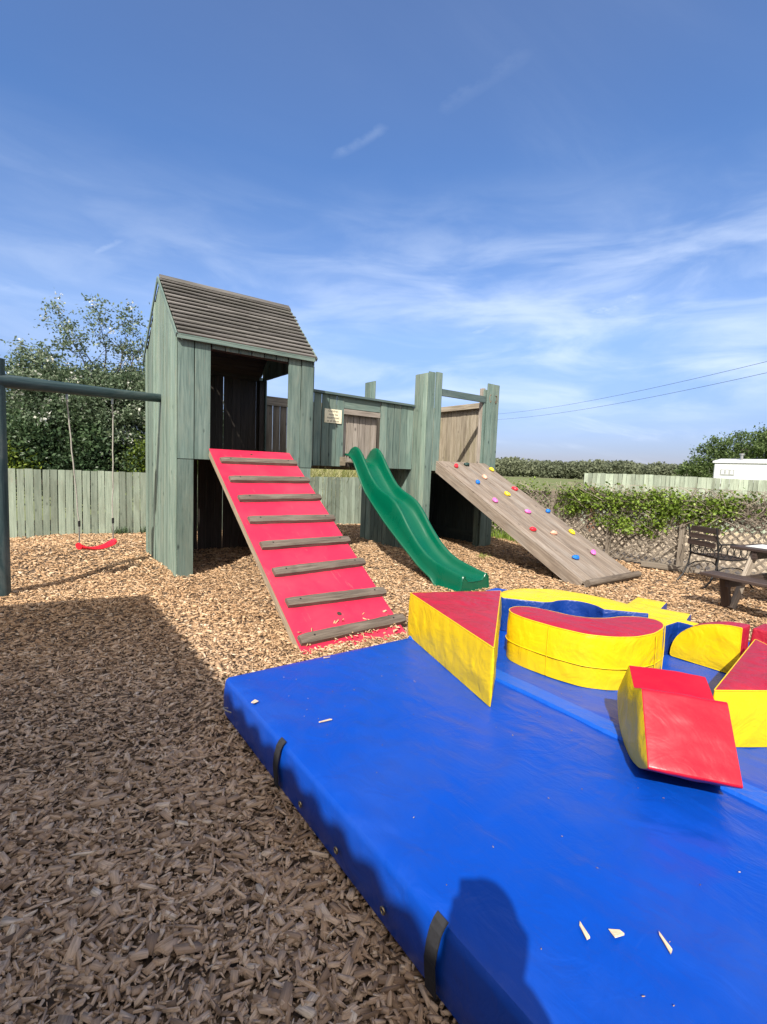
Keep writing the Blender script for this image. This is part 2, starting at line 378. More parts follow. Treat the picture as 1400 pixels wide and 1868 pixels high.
def bed_mat():
    m, nt, b = newmat('chip_bed')
    tc = nt.nodes.new('ShaderNodeTexCoord'); o = tc.outputs['Object']
    vo = nt.nodes.new('ShaderNodeTexVoronoi'); vo.inputs['Scale'].default_value = 34; nt.links.new(nmap(nt, o, (1, 1.5, 1)), vo.inputs['Vector'])
    s = nt.nodes.new('ShaderNodeSeparateColor'); nt.links.new(vo.outputs['Color'], s.inputs[0])
    c = ramp(nt, s.outputs[0], [(0, (.035, .024, .016)), (.4, (.16, .105, .065)), (.75, (.36, .24, .15)), (1, (.52, .38, .25))])
    c = mixc(nt, nrange(nt, vo.outputs['Distance'], .2, .6, 0, .7), c, (.06, .04, .028))
    nt.links.new(c, b.inputs['Base Color']); b.inputs['Roughness'].default_value = .9
    bump(nt, b, vo.outputs['Distance'], 1.0, .02); return m
BED = bed_mat()
def field_mat():
    m, nt, b = newmat('meadow_grass')
    tc = nt.nodes.new('ShaderNodeTexCoord'); o = tc.outputs['Object']
    n = nnoise(nt, o, .05, 6, .6); n2 = nnoise(nt, o, 4, 6, .7)
    c = mixc(nt, nrange(nt, n, .35, .65), (.115, .150, .035), (.175, .185, .055))
    c = mixc(nt, nrange(nt, n2, .4, .7, 0, .5), c, (.07, .095, .025))
    nt.links.new(c, b.inputs['Base Color']); b.inputs['Roughness'].default_value = .95
    bump(nt, b, n2, .6, .05); return m
FIELD = field_mat()
def gravel_mat():
    m, nt, b = newmat('pale_gravel')
    tc = nt.nodes.new('ShaderNodeTexCoord'); o = tc.outputs['Object']
    vo = nt.nodes.new('ShaderNodeTexVoronoi'); vo.inputs['Scale'].default_value = 26; nt.links.new(o, vo.inputs['Vector'])
    s = nt.nodes.new('ShaderNodeSeparateColor'); nt.links.new(vo.outputs['Color'], s.inputs[0])
    c = ramp(nt, s.outputs[0], [(0, (.22, .16, .10)), (.5, (.50, .39, .26)), (1, (.66, .55, .40))])
    nt.links.new(c, b.inputs['Base Color']); b.inputs['Roughness'].default_value = .9
    bump(nt, b, vo.outputs['Distance'], .8, .02); return m
GRAVEL = gravel_mat()

# ------------------------------------------------------------------ ground
def gz(x, y):
    """gentle undulation of the chip surface (metres)"""
    h = .016*np.sin(x*1.3+.4)*np.cos(y*1.1+1.)+.010*np.sin(x*3.1+y*2.3)
    h = h+.10*np.exp(-(((x-.6)/1.0)**2+((y-9.3)/.9)**2))
    h = h+.05*np.exp(-(((x-1.2)/.5)**2+((y-7.6)/.9)**2))
    return h
me = bpy.data.meshes.new('ground'); me.from_pydata([(-3000, -3000, -.09), (3000, -3000, -.09), (3000, 3000, -.09), (-3000, 3000, -.09)], [], [(0, 1, 2, 3)])
tag(link('ground', me, FIELD), kind='structure')
def sheet(name, x0, x1, y0, y1, n, mat, zf, skirt=.1):
    xs = np.linspace(x0, x1, n); ys = np.linspace(y0, y1, n); X, Y = np.meshgrid(xs, ys); Z = zf(X, Y)
    V = np.stack([X, Y, Z], -1).reshape(-1, 3); F = []
    for j in range(n-1):
        for i in range(n-1): F.append((j*n+i, j*n+i+1, (j+1)*n+i+1, (j+1)*n+i))
    m = bpy.data.meshes.new(name); m.from_pydata(V.tolist(), [], F); smooth(m, 180)
    return tag(link(name, m, mat), kind='structure')
sheet('playground_surface', -9, 9.0, -6, 11.6, 120, BED, lambda x, y: gz(x, y)-.022)
sheet('gravel_yard', 9.0, 19.5, -6, 10.5, 12, GRAVEL, lambda x, y: x*0-.03)

def rotmats(yaw, pitch, roll):
    cy, sy, cp, sp, cr, sr = np.cos(yaw), np.sin(yaw), np.cos(pitch), np.sin(pitch), np.cos(roll), np.sin(roll)
    Rm = np.empty((len(yaw), 3, 3))
    Rm[:, 0, 0] = cy*cp; Rm[:, 0, 1] = cy*sp*sr-sy*cr; Rm[:, 0, 2] = cy*sp*cr+sy*sr
    Rm[:, 1, 0] = sy*cp; Rm[:, 1, 1] = sy*sp*sr+cy*cr; Rm[:, 1, 2] = sy*sp*cr-cy*sr
    Rm[:, 2, 0] = -sp; Rm[:, 2, 1] = cp*sr; Rm[:, 2, 2] = cp*cr
    return Rm
def make_chips(XY, L, Wd, T, Z, tilt, var):
    n = len(XY)
    base = np.array([[i, j, k] for k in (-.5, .5) for j in (-.5, .5) for i in (-.5, .5)])
    loc = np.repeat(base[None], n, 0)*np.stack([L, Wd, T], -1)[:, None, :]
    # taper the ends and jitter corners so chips are splintery
    tp = 1-np.abs(rng.normal(0, .35, (n, 2))).clip(0, .85)
    loc[:, [0, 2, 4, 6], 1] *= tp[:, 0:1]; loc[:, [1, 3, 5, 7], 1] *= tp[:, 1:2]
    sh = rng.normal(0, .22, (n, 2))*L[:, None]
    loc[:, [2, 3, 6, 7], 0] += sh[:, 0:1]*.6
    loc += rng.normal(0, .07, loc.shape)*np.stack([L*.5, Wd, T], -1)[:, None, :]
    g = loc+rng.uniform(0, 30, (n, 1, 3))
    Rm = rotmats(rng.uniform(0, 2*np.pi, n), rng.normal(0, tilt, n), rng.normal(0, tilt*1.2, n))
    V = np.einsum('nij,nkj->nki', Rm, loc); V[:, :, 0] += XY[:, 0:1]; V[:, :, 1] += XY[:, 1:2]; V[:, :, 2] += Z[:, None]
    return V, g, var
def chips():
    Vs, Gs, Rs = [], [], []
    def zone(x0, x1, y0, y1, dens, rmin, rmax, smin, smax):
        n = int((x1-x0)*(y1-y0)*dens); x = rng.uniform(x0, x1, n); y = rng.uniform(y0, y1, n); d = np.hypot(x, y)
        keep = (d > rmin) & (d <= rmax) & (x > -1.9) | ((d > rmin) & (d <= rmax) & (y > 2.9))
        keep &= ~((x > .95) & (x < 4.6) & (y < 2.78) & (y > -2.6))
        # only where the wedge in front of the photographer could show it (plus a wide margin)
        az = np.degrees(np.arctan2(x, y)); keep &= (az > -18) & (az < 88) | (d < 1.6)
        x, y = x[keep], y[keep]; n = len(x)
        s = rng.lognormal(0, .42, n).clip(.3, 2.2)*(smin+(smax-smin)*rng.random(n)); kd = rng.random(n)
        s = np.where(kd < .25, s*.42, s); s = np.where(kd > .955, s*1.7, s)
        L = s; Wd = s*rng.uniform(.20, .62, n); Wd = np.where(kd > .955, s*rng.uniform(.06, .14, n), Wd); T = np.minimum(s*rng.uniform(.08, .22, n), .011)
        z = gz(x, y)+rng.uniform(-.016, .006, n)
        v = (rng.beta(2.0, 1.8, n)+.05*rng.normal(size=n)).clip(0, 1); v = np.where(kd < .25, v*.75, v)
        a, b, c = make_chips(np.stack([x, y], -1), L, Wd, T, z, .24, v); Vs.append(a); Gs.append(b); Rs.append(c)
    zone(-2.2, 3.5, -1, 3.6, 6600, 0, 2.7, .018, .036)
    zone(-3.5, 5.5, -.5, 5.5, 4600, 2.7, 4.6, .017, .031)
    zone(-5, 8.8, -.5, 7.5, 2500, 4.6, 7.2, .020, .033)
    zone(-5, 8.8, -.5, 11.3, 1050, 7.2, 14, .027, .045)
    V = np.concatenate(Vs); G = np.concatenate(Gs); r = np.concatenate(Rs)
    print('chips', len(V))
    o = quadmesh('wood_chips', V, 8, [(4, 5, 7, 6), (0, 1, 5, 4), (2, 6, 7, 3), (0, 4, 6, 2), (1, 3, 7, 5)], r, CHIP, gco=G)
    tag(o, 'loose bark and wood chips covering the playground ground', 'wood chips', kind='stuff')
chips()
def loose_chip(x, y, z, L, w, rot, label):
    V, g, v = make_chips(np.array([[x, y]]), np.array([L]), np.array([w]), np.array([.004]), np.array([z]), .02, np.array([.9]))
    me = bpy.data.meshes.new('loose_wood_chip'); me.from_pydata(V[0].tolist(), [], [(4, 5, 7, 6), (0, 1, 5, 4), (2, 6, 7, 3), (0, 4, 6, 2), (1, 3, 7, 5), (0, 2, 3, 1)])
    a = me.attributes.new('gco', 'FLOAT_VECTOR', 'POINT'); a.data.foreach_set('vector', g[0].astype(np.float32).ravel())
    b = me.attributes.new('var', 'FLOAT', 'POINT'); b.data.foreach_set('value', np.full(8, .92, np.float32))
    o = link('loose_wood_chip', me, CHIP); tag(o, label, 'wood chip', 'stray wood chips lying on the blue mats'); return o

rp_brown = wood('brown_knot_wood', (.09, .06, .04), (.17, .12, .085), (.25, .18, .13), tint=.1, knots=0)
# ------------------------------------------------------------------ playhouse tower
XA, XB, YA, YB = 1.53, 3.42, 6.59, 8.55           # outer footprint
EZ, RZ, RY, PZ = 3.07, 3.975, 7.60, 1.52
T = .022
def vboards(mb, p, d, L, z0, z1, w=.145, nrm=(0, -1, 0), gap=.012, jit=.005, ztop=None, zbot=None, thick=T, skip=None, mi=0):
    """row of vertical boards from p along unit d for length L; ztop(s) optional"""
    d = Vector(d).normalized(); n = Vector(nrm).normalized(); p = Vector(p); k = max(1, round(L/w)); ww = L/k
    for i in range(k):
        s0 = i*ww+gap/2; s1 = (i+1)*ww-gap/2
        if skip and skip((s0+s1)/2): continue
        off = n*random.uniform(-jit, jit)
        za, zb = (ztop(s0), ztop(s1)) if ztop else (z1, z1)
        b0, b1 = (zbot(s0), zbot(s1)) if zbot else (z0, z0)
        P = lambda s, z, t: p+d*s+n*t+Vector((0, 0, z))+off
        vs = [P(s0, b0, 0), P(s1, b1, 0), P(s1, b1, thick), P(s0, b0, thick), P(s0, za, 0), P(s1, zb, 0), P(s1, zb, thick), P(s0, za, thick)]
        ro = Vector((random.random()*40, random.random()*40, random.random()*40))
        gs = [Vector((q.z, (q-p).dot(d), (q-p).dot(n)))+ro for q in vs]
        mb.add(vs, [(0, 3, 2, 1), (4, 5, 6, 7), (0, 1, 5, 4), (1, 2, 6, 5), (2, 3, 7, 6), (3, 0, 4, 7)], gs, mi=mi)
tw = thing('playhouse_tower', (2.47, 7.57, 0), 'tall sage green boarded play tower with slatted pitched roof and red ramp', 'play tower')
# front: two wide boards left, two right, lintel row
f = MB()
vboards(f, (XA-.012, YA, 0), (1, 0, 0), .412, PZ+.01, EZ-.02, .206)
vboards(f, (XA-.012, YA, 0), (1, 0, 0), .206, -.05, PZ+.002, .206)
vboards(f, (3.01, YA, 0), (1, 0, 0), .40, 1.47, EZ-.02, .20)
vboards(f, (3.215, YA, 0), (1, 0, 0), .19, -.05, 1.465, .19)
vboards(f, (XA+.41, YA+.006, 0), (1, 0, 0), 1.065, 2.955, EZ-.02, .178)
f.build('front_boarding', SAGE, tw, bev=.002)
s = MB()   # left gable wall
rk = lambda y: (EZ+(RZ-EZ)*(1-abs(y-RY)/(RY-YA)))-.03
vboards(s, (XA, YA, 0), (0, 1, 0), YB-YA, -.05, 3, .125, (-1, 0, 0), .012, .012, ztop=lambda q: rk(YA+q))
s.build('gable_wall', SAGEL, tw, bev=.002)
s = MB()   # right gable: wall below platform, gable above opening, corner boards
vboards(s, (XB, YA+T, 0), (0, 1, 0), YB-YA-T, 2.97, 3, .14, (1, 0, 0), .003, .003, ztop=lambda q: rk(YA+q))
vboards(s, (XB, YA+T, 0), (0, 1, 0), .42, 1.5, 2.965, .14, (1, 0, 0), .003, .003)
vboards(s, (XB, YB-.16, 0), (0, 1, 0), .16, 1.5, 2.965, .14, (1, 0, 0), .003, .003)
s.build('gable_wall', SAGE, tw, bev=.002)
s = MB()   # back wall with slits of daylight
x = XA+.03
while x < XB-.05:
    w = random.uniform(.13, .15); g_ = random.choice([.003, .003, .007, .010, .003])
    s.box((x+w/2, YB-.012, (EZ-.1)/2-.03), (w-.002, T, EZ-.02), grain=2); x += w+g_
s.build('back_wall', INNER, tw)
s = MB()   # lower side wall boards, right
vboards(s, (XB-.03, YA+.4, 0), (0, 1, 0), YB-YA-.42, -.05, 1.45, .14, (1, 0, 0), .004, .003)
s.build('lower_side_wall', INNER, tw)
s = MB()
for k in range(13):
    s.box((2.475, YA+.09+k*.148, PZ+.08), (XB-XA-.06, .142, .03), grain=0)
s.box((2.475, YA+.05, PZ+.03), (XB-XA-.1, .045, .06), grain=0)
s.box((2.475, YB-.06, PZ+.03), (XB-XA-.1, .045, .06), grain=0)
s.build('platform', INNER, tw)
s = MB()
for (px, py) in ((XA+.07, YA+.075), (XB-.05, YA+.075), (XA+.07, YB-.075), (XB-.05, YB-.075)):
    s.box((px, py, 1.47), (.085, .085, 2.98), grain=2)
s.box((2.475, YA+.07, 2.985), (1.7, .04, .07), grain=0); s.box((2.475, YB-.07, 2.985), (1.7, .04, .07), grain=0)
s.box((XA+.5, YA+1, 3.5), (.04, .04, .9), grain=2)
s.build('inner_frame', INNER, tw)
# roof
rf = MB(); NR = 14
sl = Vector((0, RY-(YA-.06), (RZ+.03)-(EZ-.03))); 
for side in (1, -1):
    for k in range(NR):
        t0, t1 = k/NR, (k+1.12)/NR
        y0, z0 = YA-.06, EZ-.03
        a = Vector((0, y0, z0))+sl*t0; b_ = Vector((0, y0, z0))+sl*min(t1, 1.0)
        nv = Vector((0, -sl.z, sl.y)).normalized()
        a = a+nv*.044; b_ = b_+nv*.006
        if side < 0: a.y = 2*RY-a.y; b_.y = 2*RY-b_.y
        x0 = XA-.01+random.uniform(-.006, .006); x1 = 3.415+.06*k/NR+random.uniform(-.016, .016)
        mid = (a+b_)/2; dv = (b_-a); L = dv.length; dv.normalize(); n2 = Vector((1, 0, 0)).cross(dv)
        # split some rows into two boards
        cut = random.choice([None, random.uniform(2.0, 3.0)])
        for (u0, u1) in ([(x0, x1)] if not cut else [(x0, cut-.002), (cut+.002, x1)]):
            rf.box(((u0+u1)/2, mid.y, mid.z), (u1-u0, L, .02), (Vector((1, 0, 0)), dv, n2), grain=0, jit=.0015)
rf.box((2.49, RY-.03, RZ+.055), (1.95, .11, .022), (Vector((1, 0, 0)), Vector((0, .75, .66)), Vector((0, -.66, .75))), grain=0)
rf.box((2.49, RY+.035, RZ+.058), (1.93, .10, .022), (Vector((1, 0, 0)), Vector((0, .75, -.66)), Vector((0, .66, .75))), grain=0)
rf.build('roof', SLAT, tw, bev=.003)
ud = MB()
for side in (1, -1):
    for k in range(8):
        a = Vector((0, YA-.04, EZ-.05))+sl*(k/8); b_ = Vector((0, YA-.04, EZ-.05))+sl*((k+.97)/8)
        if side < 0: a.y = 2*RY-a.y; b_.y = 2*RY-b_.y
        ud.board((1.6, (a.y+b_.y)/2, (a.z+b_.z)/2-.0), (3.38, (a.y+b_.y)/2, (a.z+b_.z)/2-.0), (b_-a).length, .012, (b_-a))
for side in (1, -1):
    a = Vector((0, YA-.08, EZ-.030)); b_ = Vector((0, RY-.005, RZ+.028))
    if side < 0: a.y = 2*RY-a.y; b_.y = 2*RY-b_.y
    ud.board((1.54, (a.y+b_.y)/2, (a.z+b_.z)/2), (3.42, (a.y+b_.y)/2, (a.z+b_.z)/2), (b_-a).length, .020, (b_-a))
ud.build('roof_lining', INNER, tw)
fa = MB()
fa.box((2.45, YA-.075, EZ-.035), (1.90, .02, .060), grain=0)
fa.build('fascia_board', SAGE, tw, bev=.003); fa = MB()
fa.box((2.495, YB+.11, EZ-.055), (1.97, .02, .075), grain=0)
fa.build('fascia_board', SAGE, tw, bev=.003)
for xx in (XA-.036, 3.462):
    for side in (1, -1):
        a = Vector((xx if xx < 2 else 3.425, YA-.08, EZ-.03)); b_ = Vector((xx, RY, RZ+.035))
        if side < 0: a.y = 2*RY-a.y
        rb = MB(); rb.board(a, b_, .055, .018, (0, 0, 1)); rb.build('rake_board', SAGE, tw, bev=.003)
for i, yy in enumerate((7.75, 8.05)):
    pass

# ------------------------------------------------------------------ walkway bridge
YBG = 7.20
br = thing('walkway_bridge', (4.63, 7.85, 0), 'sage green boarded walkway joining the two play towers with a notice on it', 'bridge')
s = MB()
vboards(s, (3.46, YBG, 0), (1, 0, 0), .86, 1.51, 2.69, .145); s.build('front_parapet', SAGE, br, bev=.002); s = MB()
vboards(s, (5.07, YBG, 0), (1, 0, 0), .76, 1.51, 2.67, .15)
s.build('front_parapet', SAGE, br, bev=.002)
s = MB()
s.box((4.69, YBG+.004, 2.585), (.75, .022, .19), grain=0)
s.build('header_board', SAGE, br)
s = MB(); s.box((4.69, YBG-.008, 2.435), (.75, .03, .085), grain=0); s.build('cross_rail', BROWN, br, bev=.003)
s = MB(); vboards(s, (4.325, YBG+.10, 0), (1, 0, 0), .74, 1.60, 2.6, .123); s.build('inner_panel', BROWN, br, bev=.002)
s = MB(); s.box((4.64, YBG-.02, 2.695), (2.37, .11, .04), (Vector((1, 0, -.012)).normalized(), Vector((0, 1, 0)), Vector((.012, 0, 1)).normalized()), grain=0)
s.build('top_rail', RAILG, br, bev=.003)
s = MB()
for k in range(9): s.box((4.63, YBG+.16+k*.142, 1.575), (2.36, .137, .03), grain=0)
s.box((4.63, YBG+.06, 1.545), (2.36, .045, .06), grain=0); s.box((4.63, 8.42, 1.545), (2.36, .045, .06), grain=0)
s.build('deck', INNER, br)
s = MB(); vboards(s, (3.46, 8.50, 0), (1, 0, 0), 2.36, 1.45, 2.62, .14); s.box((4.63, 8.46, 2.62), (2.36, .04, .12), grain=0); s.box((4.63, 8.5, 2.70), (2.36, .10, .03), grain=0)
s.build('back_parapet', WEATH, br)
s = MB(); s.box((4.31, YBG-.015, 1.60), (.10, .05, .15), grain=0); s.build('step_block', WEATH, br)
# notice
def notice():
    t = thing('notice_sign', (4.10, YBG-T-.008, 2.34), 'cream notice about supervising children screwed to the bridge boards', 'sign')
    s = MB(); s.box((4.10, YBG-T-.010, 2.335), (.325, .008, .225), grain=0)
    m, nt, b = newmat('cream_sign_plastic'); tc = nt.nodes.new('ShaderNodeTexCoord'); n = nnoise(nt, tc.outputs['Object'], 5, 4)
    nt.links.new(mixc(nt, nrange(nt, n, .4, .7), (.80, .72, .50), (.86, .80, .62)), b.inputs['Base Color']); b.inputs['Roughness'].default_value = .45
    s.build('panel', m, t, bev=.001)
    ink = plain('sign_ink', (.10, .085, .07), .6, 0, .1)
    def txt(body, z, size):
        cu = bpy.data.curves.new('lettering', 'FONT'); cu.body = body; cu.size = size; cu.align_x = 'CENTER'; cu.align_y = 'CENTER'; cu.extrude = .0006; cu.space_character = 1.03
        o = bpy.data.objects.new('tmp', cu); COL.objects.link(o); bpy.context.view_layer.update()
        me = bpy.data.meshes.new_from_object(o.evaluated_get(bpy.context.evaluated_depsgraph_get())); bpy.data.objects.remove(o)
        me.transform(Matrix.Translation((4.10, YBG-T-.0155, z)) @ Matrix.Rotation(R(90), 4, 'X'))
        link('lettering', me, ink, t)
    for b_, z in (('Children', 2.415), ('must be', 2.362), ('supervised', 2.309), ('at all times', 2.256)): txt(b_, z, .052)
    for sx in (-.148, .148):
        for sz in (-.095, .095):
            q = MB(); q.tube([(4.10+sx, YBG-T-.013, 2.335+sz), (4.10+sx, YBG-T-.0165, 2.335+sz)], .004, 8); q.build('screw', GALV, t)
notice()

# ------------------------------------------------------------------ lookout tower
X0, X1, Y0, Y1 = 5.84, 7.72, 6.82, 8.85
lt = thing('lookout_tower', (6.78, 7.8, 0), 'open topped sage green lookout tower with tall corner posts beside the climbing wall', 'play tower')
s = MB()
vboards(s, (X0-.014, Y0, 0), (1, 0, 0), .164, -.05, 3.27, .164)
vboards(s, (X0+.154, Y0, 0), (1, 0, 0), .165, 1.50, 3.285, .165)
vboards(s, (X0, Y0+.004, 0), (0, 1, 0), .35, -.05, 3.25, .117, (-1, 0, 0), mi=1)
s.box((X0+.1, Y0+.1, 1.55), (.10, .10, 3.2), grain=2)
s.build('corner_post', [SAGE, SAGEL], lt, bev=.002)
s = MB()
vboards(s, (7.36, Y0, 0), (1, 0, 0), .36, -.05, 3.26, .18)
s.box((7.44, Y0+.08, 1.55), (.20, .12, 3.18), grain=2)
vboards(s, (X1, Y0, 0), (0, 1, 0), .18, -.05, 3.24, .18, (1, 0, 0))
s.build('corner_post', SAGE, lt, bev=.002)
for mx in (7.46, 7.61):
    s = MB(); sg = 1 if mx < 7.5 else -1
    s.tube([(mx+sg*.045*math.cos(q)*(1.2-.15*q), Y0-T-.0045, 2.97+.075*math.sin(q)) for q in [1.2+k*.42 for k in range(12)]], [.004+.006*abs(math.sin(k)) for k in range(12)], 6)
    s.build('mark', rp_brown, lt, sm=60)
s = MB(); s.box((7.365, Y0+.11, 2.42), (.07, .09, 1.5), grain=2); s.build('bare_post', BROWN, lt, bev=.003)
s = MB()
vboards(s, (X0, Y1-.38, 0), (0, 1, 0), .38, -.05, 3.30, .19, (-1, 0, 0))
s.build('corner_post', SAGE, lt, bev=.002)
s = MB(); s.box((X0+.07, Y1-.09, 1.55), (.09, .10, 3.15), grain=2); s.build('bare_post', WEATH, lt)
s = MB(); s.box((X0+.30, Y1-.05, 2.86), (.12, .09, .22), grain=0); s.build('rail_end', INNER, lt)
s = MB(); vboards(s, (X0, Y0+.352, 0), (0, 1, 0), Y1-Y0-.352-.382, -.05, 1.50, .14, (-1, 0, 0)); s.build('lower_side_wall', SAGE, lt, bev=.002)
s = MB(); vboards(s, (X0+.02, Y1, 0), (1, 0, 0), X1-X0-.02, -.05, 1.5, .14, (0, -1, 0)); s.box((6.78, Y1-.045, .18), (1.8, .03, .12), grain=0)
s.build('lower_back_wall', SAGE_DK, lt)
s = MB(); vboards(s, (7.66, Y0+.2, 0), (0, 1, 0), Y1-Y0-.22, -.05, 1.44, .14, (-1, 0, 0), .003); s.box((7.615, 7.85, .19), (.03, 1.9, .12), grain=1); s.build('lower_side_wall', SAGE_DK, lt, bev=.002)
s = MB(); vboards(s, (7.66, Y0+.2, 0), (0, 1, 0), Y1-Y0-.22, 1.45, 2.84, .155, (-1, 0, 0)); s.build('side_parapet', WEATH, lt, bev=.002)
s = MB(); s.box((7.59, 7.82, 2.875), (.11, 1.98, .11), grain=1); s.build('side_rail', WEATH, lt, bev=.003)
s = MB(); vboards(s, (X0+.02, Y1-.02, 0), (1, 0, 0), X1-X0-.06, 1.5, 2.8, .14); s.box((6.8, Y1-.06, 2.85), (1.8, .05, .1), grain=0); s.build('back_parapet', WEATH, lt)
s = MB(); s.box((6.76, Y0+.03, 2.945), (1.22, .04, .125), (Vector((1, 0, 0)), Vector((0, 1, 0)), Vector((0, 0, 1))), grain=0); s.build('top_rail', RAILG, lt, bev=.003)
s = MB()
for k in range(13): s.box((6.76, Y0+.13+k*.146, 1.585), (1.74, .141, .03), grain=0)
s.box((6.76, Y0+.06, 1.54), (1.7, .045, .06), grain=0)
s.build('platform', INNER, lt)

# ------------------------------------------------------------------ red ramp
rp = thing('cleated_ramp', (2.36, 4.9, 0), 'sloping red board ramp with dark timber cleats leaning on the roofed tower', 'ramp')
RT, RBm = Vector((0, 6.55, 1.675)), Vector((0, 3.36, -.045)); rdir = (RT-RBm).normalized(); rlen = (RT-RBm).length
rnor = Vector((1, 0, 0)).cross(rdir)
if rnor.z < 0: rnor = -rnor
def rpt(x, t, h): q = RBm+rdir*t+rnor*h; return Vector((x, q.y, q.z))
def xl(t): return 1.745+(1.905-1.745)*t/rlen
def xr(t): return 2.80+(3.04-2.80)*t/rlen
def skewslab(t0, t1, h0, h1, xf0, xf1, mb, gr=0):
    vs = []; 
    for h in (h0, h1):
        for t in (t0, t1):
            vs += [rpt(xf0(t), t, h), rpt(xf1(t), t, h)]
    ro = Vector((random.random()*30,)*3)
    gs = [Vector(((q.x, (q-RBm).dot(rdir), (q-RBm).dot(rnor)) if gr == 0 else ((q-RBm).dot(rdir), q.x, (q-RBm).dot(rnor))))+ro for q in vs]
    mb.add(vs, [(0, 2, 3, 1), (4, 5, 7, 6), (0, 1, 5, 4), (2, 6, 7, 3), (0, 4, 6, 2), (1, 3, 7, 5)], gs)
s = MB(); skewslab(0, rlen, -.014, 0, xl, xr, s); o = s.build('board', REDB, rp); bevel(o, .003, 2)
s = MB()
skewslab(.05, rlen-.02, -.10, -.015, lambda t: xl(t)+.004, lambda t: xl(t)+.05, s, 1)
skewslab(.05, rlen-.02, -.10, -.015, lambda t: xr(t)-.05, lambda t: xr(t)-.004, s, 1)
s.build('side_bearer', PLYE, rp, bev=.003)
def cleat(x0, y0, x1, y1):
    t0 = (y0-RBm.y)/rdir.y; t1 = (y1-RBm.y)/rdir.y
    a = rpt(x0-.035, t0, .028); b_ = rpt(x1, t1, .028)
    d = (b_-a).normalized(); n = 14; L = (b_-a).length
    vs, gs, fs = [], [], []; off = random.random()*30
    for i in range(n+1):
        u = i/n; c = a+d*L*u; w = .053+random.uniform(-.003, .003); h = .027
        if i in (0, n): w -= .008; h -= .006
        for (q, r_) in ((-w, -h), (-w, h*.45), (-w*.62, h), (w*.62, h), (w, h*.45), (w, -h)):
            vs.append(c+rdir*q+rnor*(r_+random.uniform(-.0015, .0015))); gs.append((off+L*u, off+q, r_))
    for i in range(n):
        for k in range(6): fs.append((i*6+k, i*6+(k+1) % 6, (i+1)*6+(k+1) % 6, (i+1)*6+k))
    fs += [tuple(range(5, -1, -1)), tuple(n*6+k for k in range(6))]
    m = MB(); m.add(vs, fs, gs); co = m.build('cleat', CLEAT, rp, sm=35)
    for u in (.12, .88):
        q = MB(); c = a+d*L*u+rnor*.024; q.tube([c, c+rnor*.006], .0085, 8); q.build('bolt', BLACKM, co)
for a in ((1.99, 6.24, 3.00, 6.25), (1.97, 5.83, 2.99, 5.84), (1.95, 5.45, 2.97, 5.47), (1.93, 5.07, 2.94, 5.06), (1.91, 4.67, 2.92, 4.68), (1.89, 4.30, 2.90, 4.33), (1.86, 3.93, 2.88, 3.91), (1.80, 3.54, 2.87, 3.57)):
    cleat(*a)
for (x, y) in ((2.44, 6.45), (2.27, 3.75)):
    t0 = (y-RBm.y)/rdir.y; m = MB(); m.tube([rpt(x, t0, -.001), rpt(x, t0, .005)], .016 if y > 5 else .022, 14, var=.1); m.build('bolt_cap', TABLEW, rp)
# chips caught at the foot of the ramp
n = 130; t = np.abs(rng.normal(0, .10, n)); xx = rng.uniform(1.80, 2.75, n); XY = []; ZZ = []
for i in range(n):
    q = rpt(xx[i], .19+t[i]*.8-.04, .006+random.random()*.015) if i % 3 else rpt(xx[i], .03+t[i], .01+random.random()*.03); XY.append((q.x, q.y)); ZZ.append(q.z)
V, g, v = make_chips(np.array(XY), rng.uniform(.025, .05, n), rng.uniform(.008, .018, n), np.full(n, .005), np.array(ZZ), .4, rng.uniform(.35, 1, n))
tag(quadmesh('scattered_chips', V, 8, [(4, 5, 7, 6), (0, 1, 5, 4), (2, 6, 7, 3), (0, 4, 6, 2), (1, 3, 7, 5)], v, CHIP, gco=g), 'wood chips kicked up onto the foot of the red ramp', 'wood chips', kind='stuff')

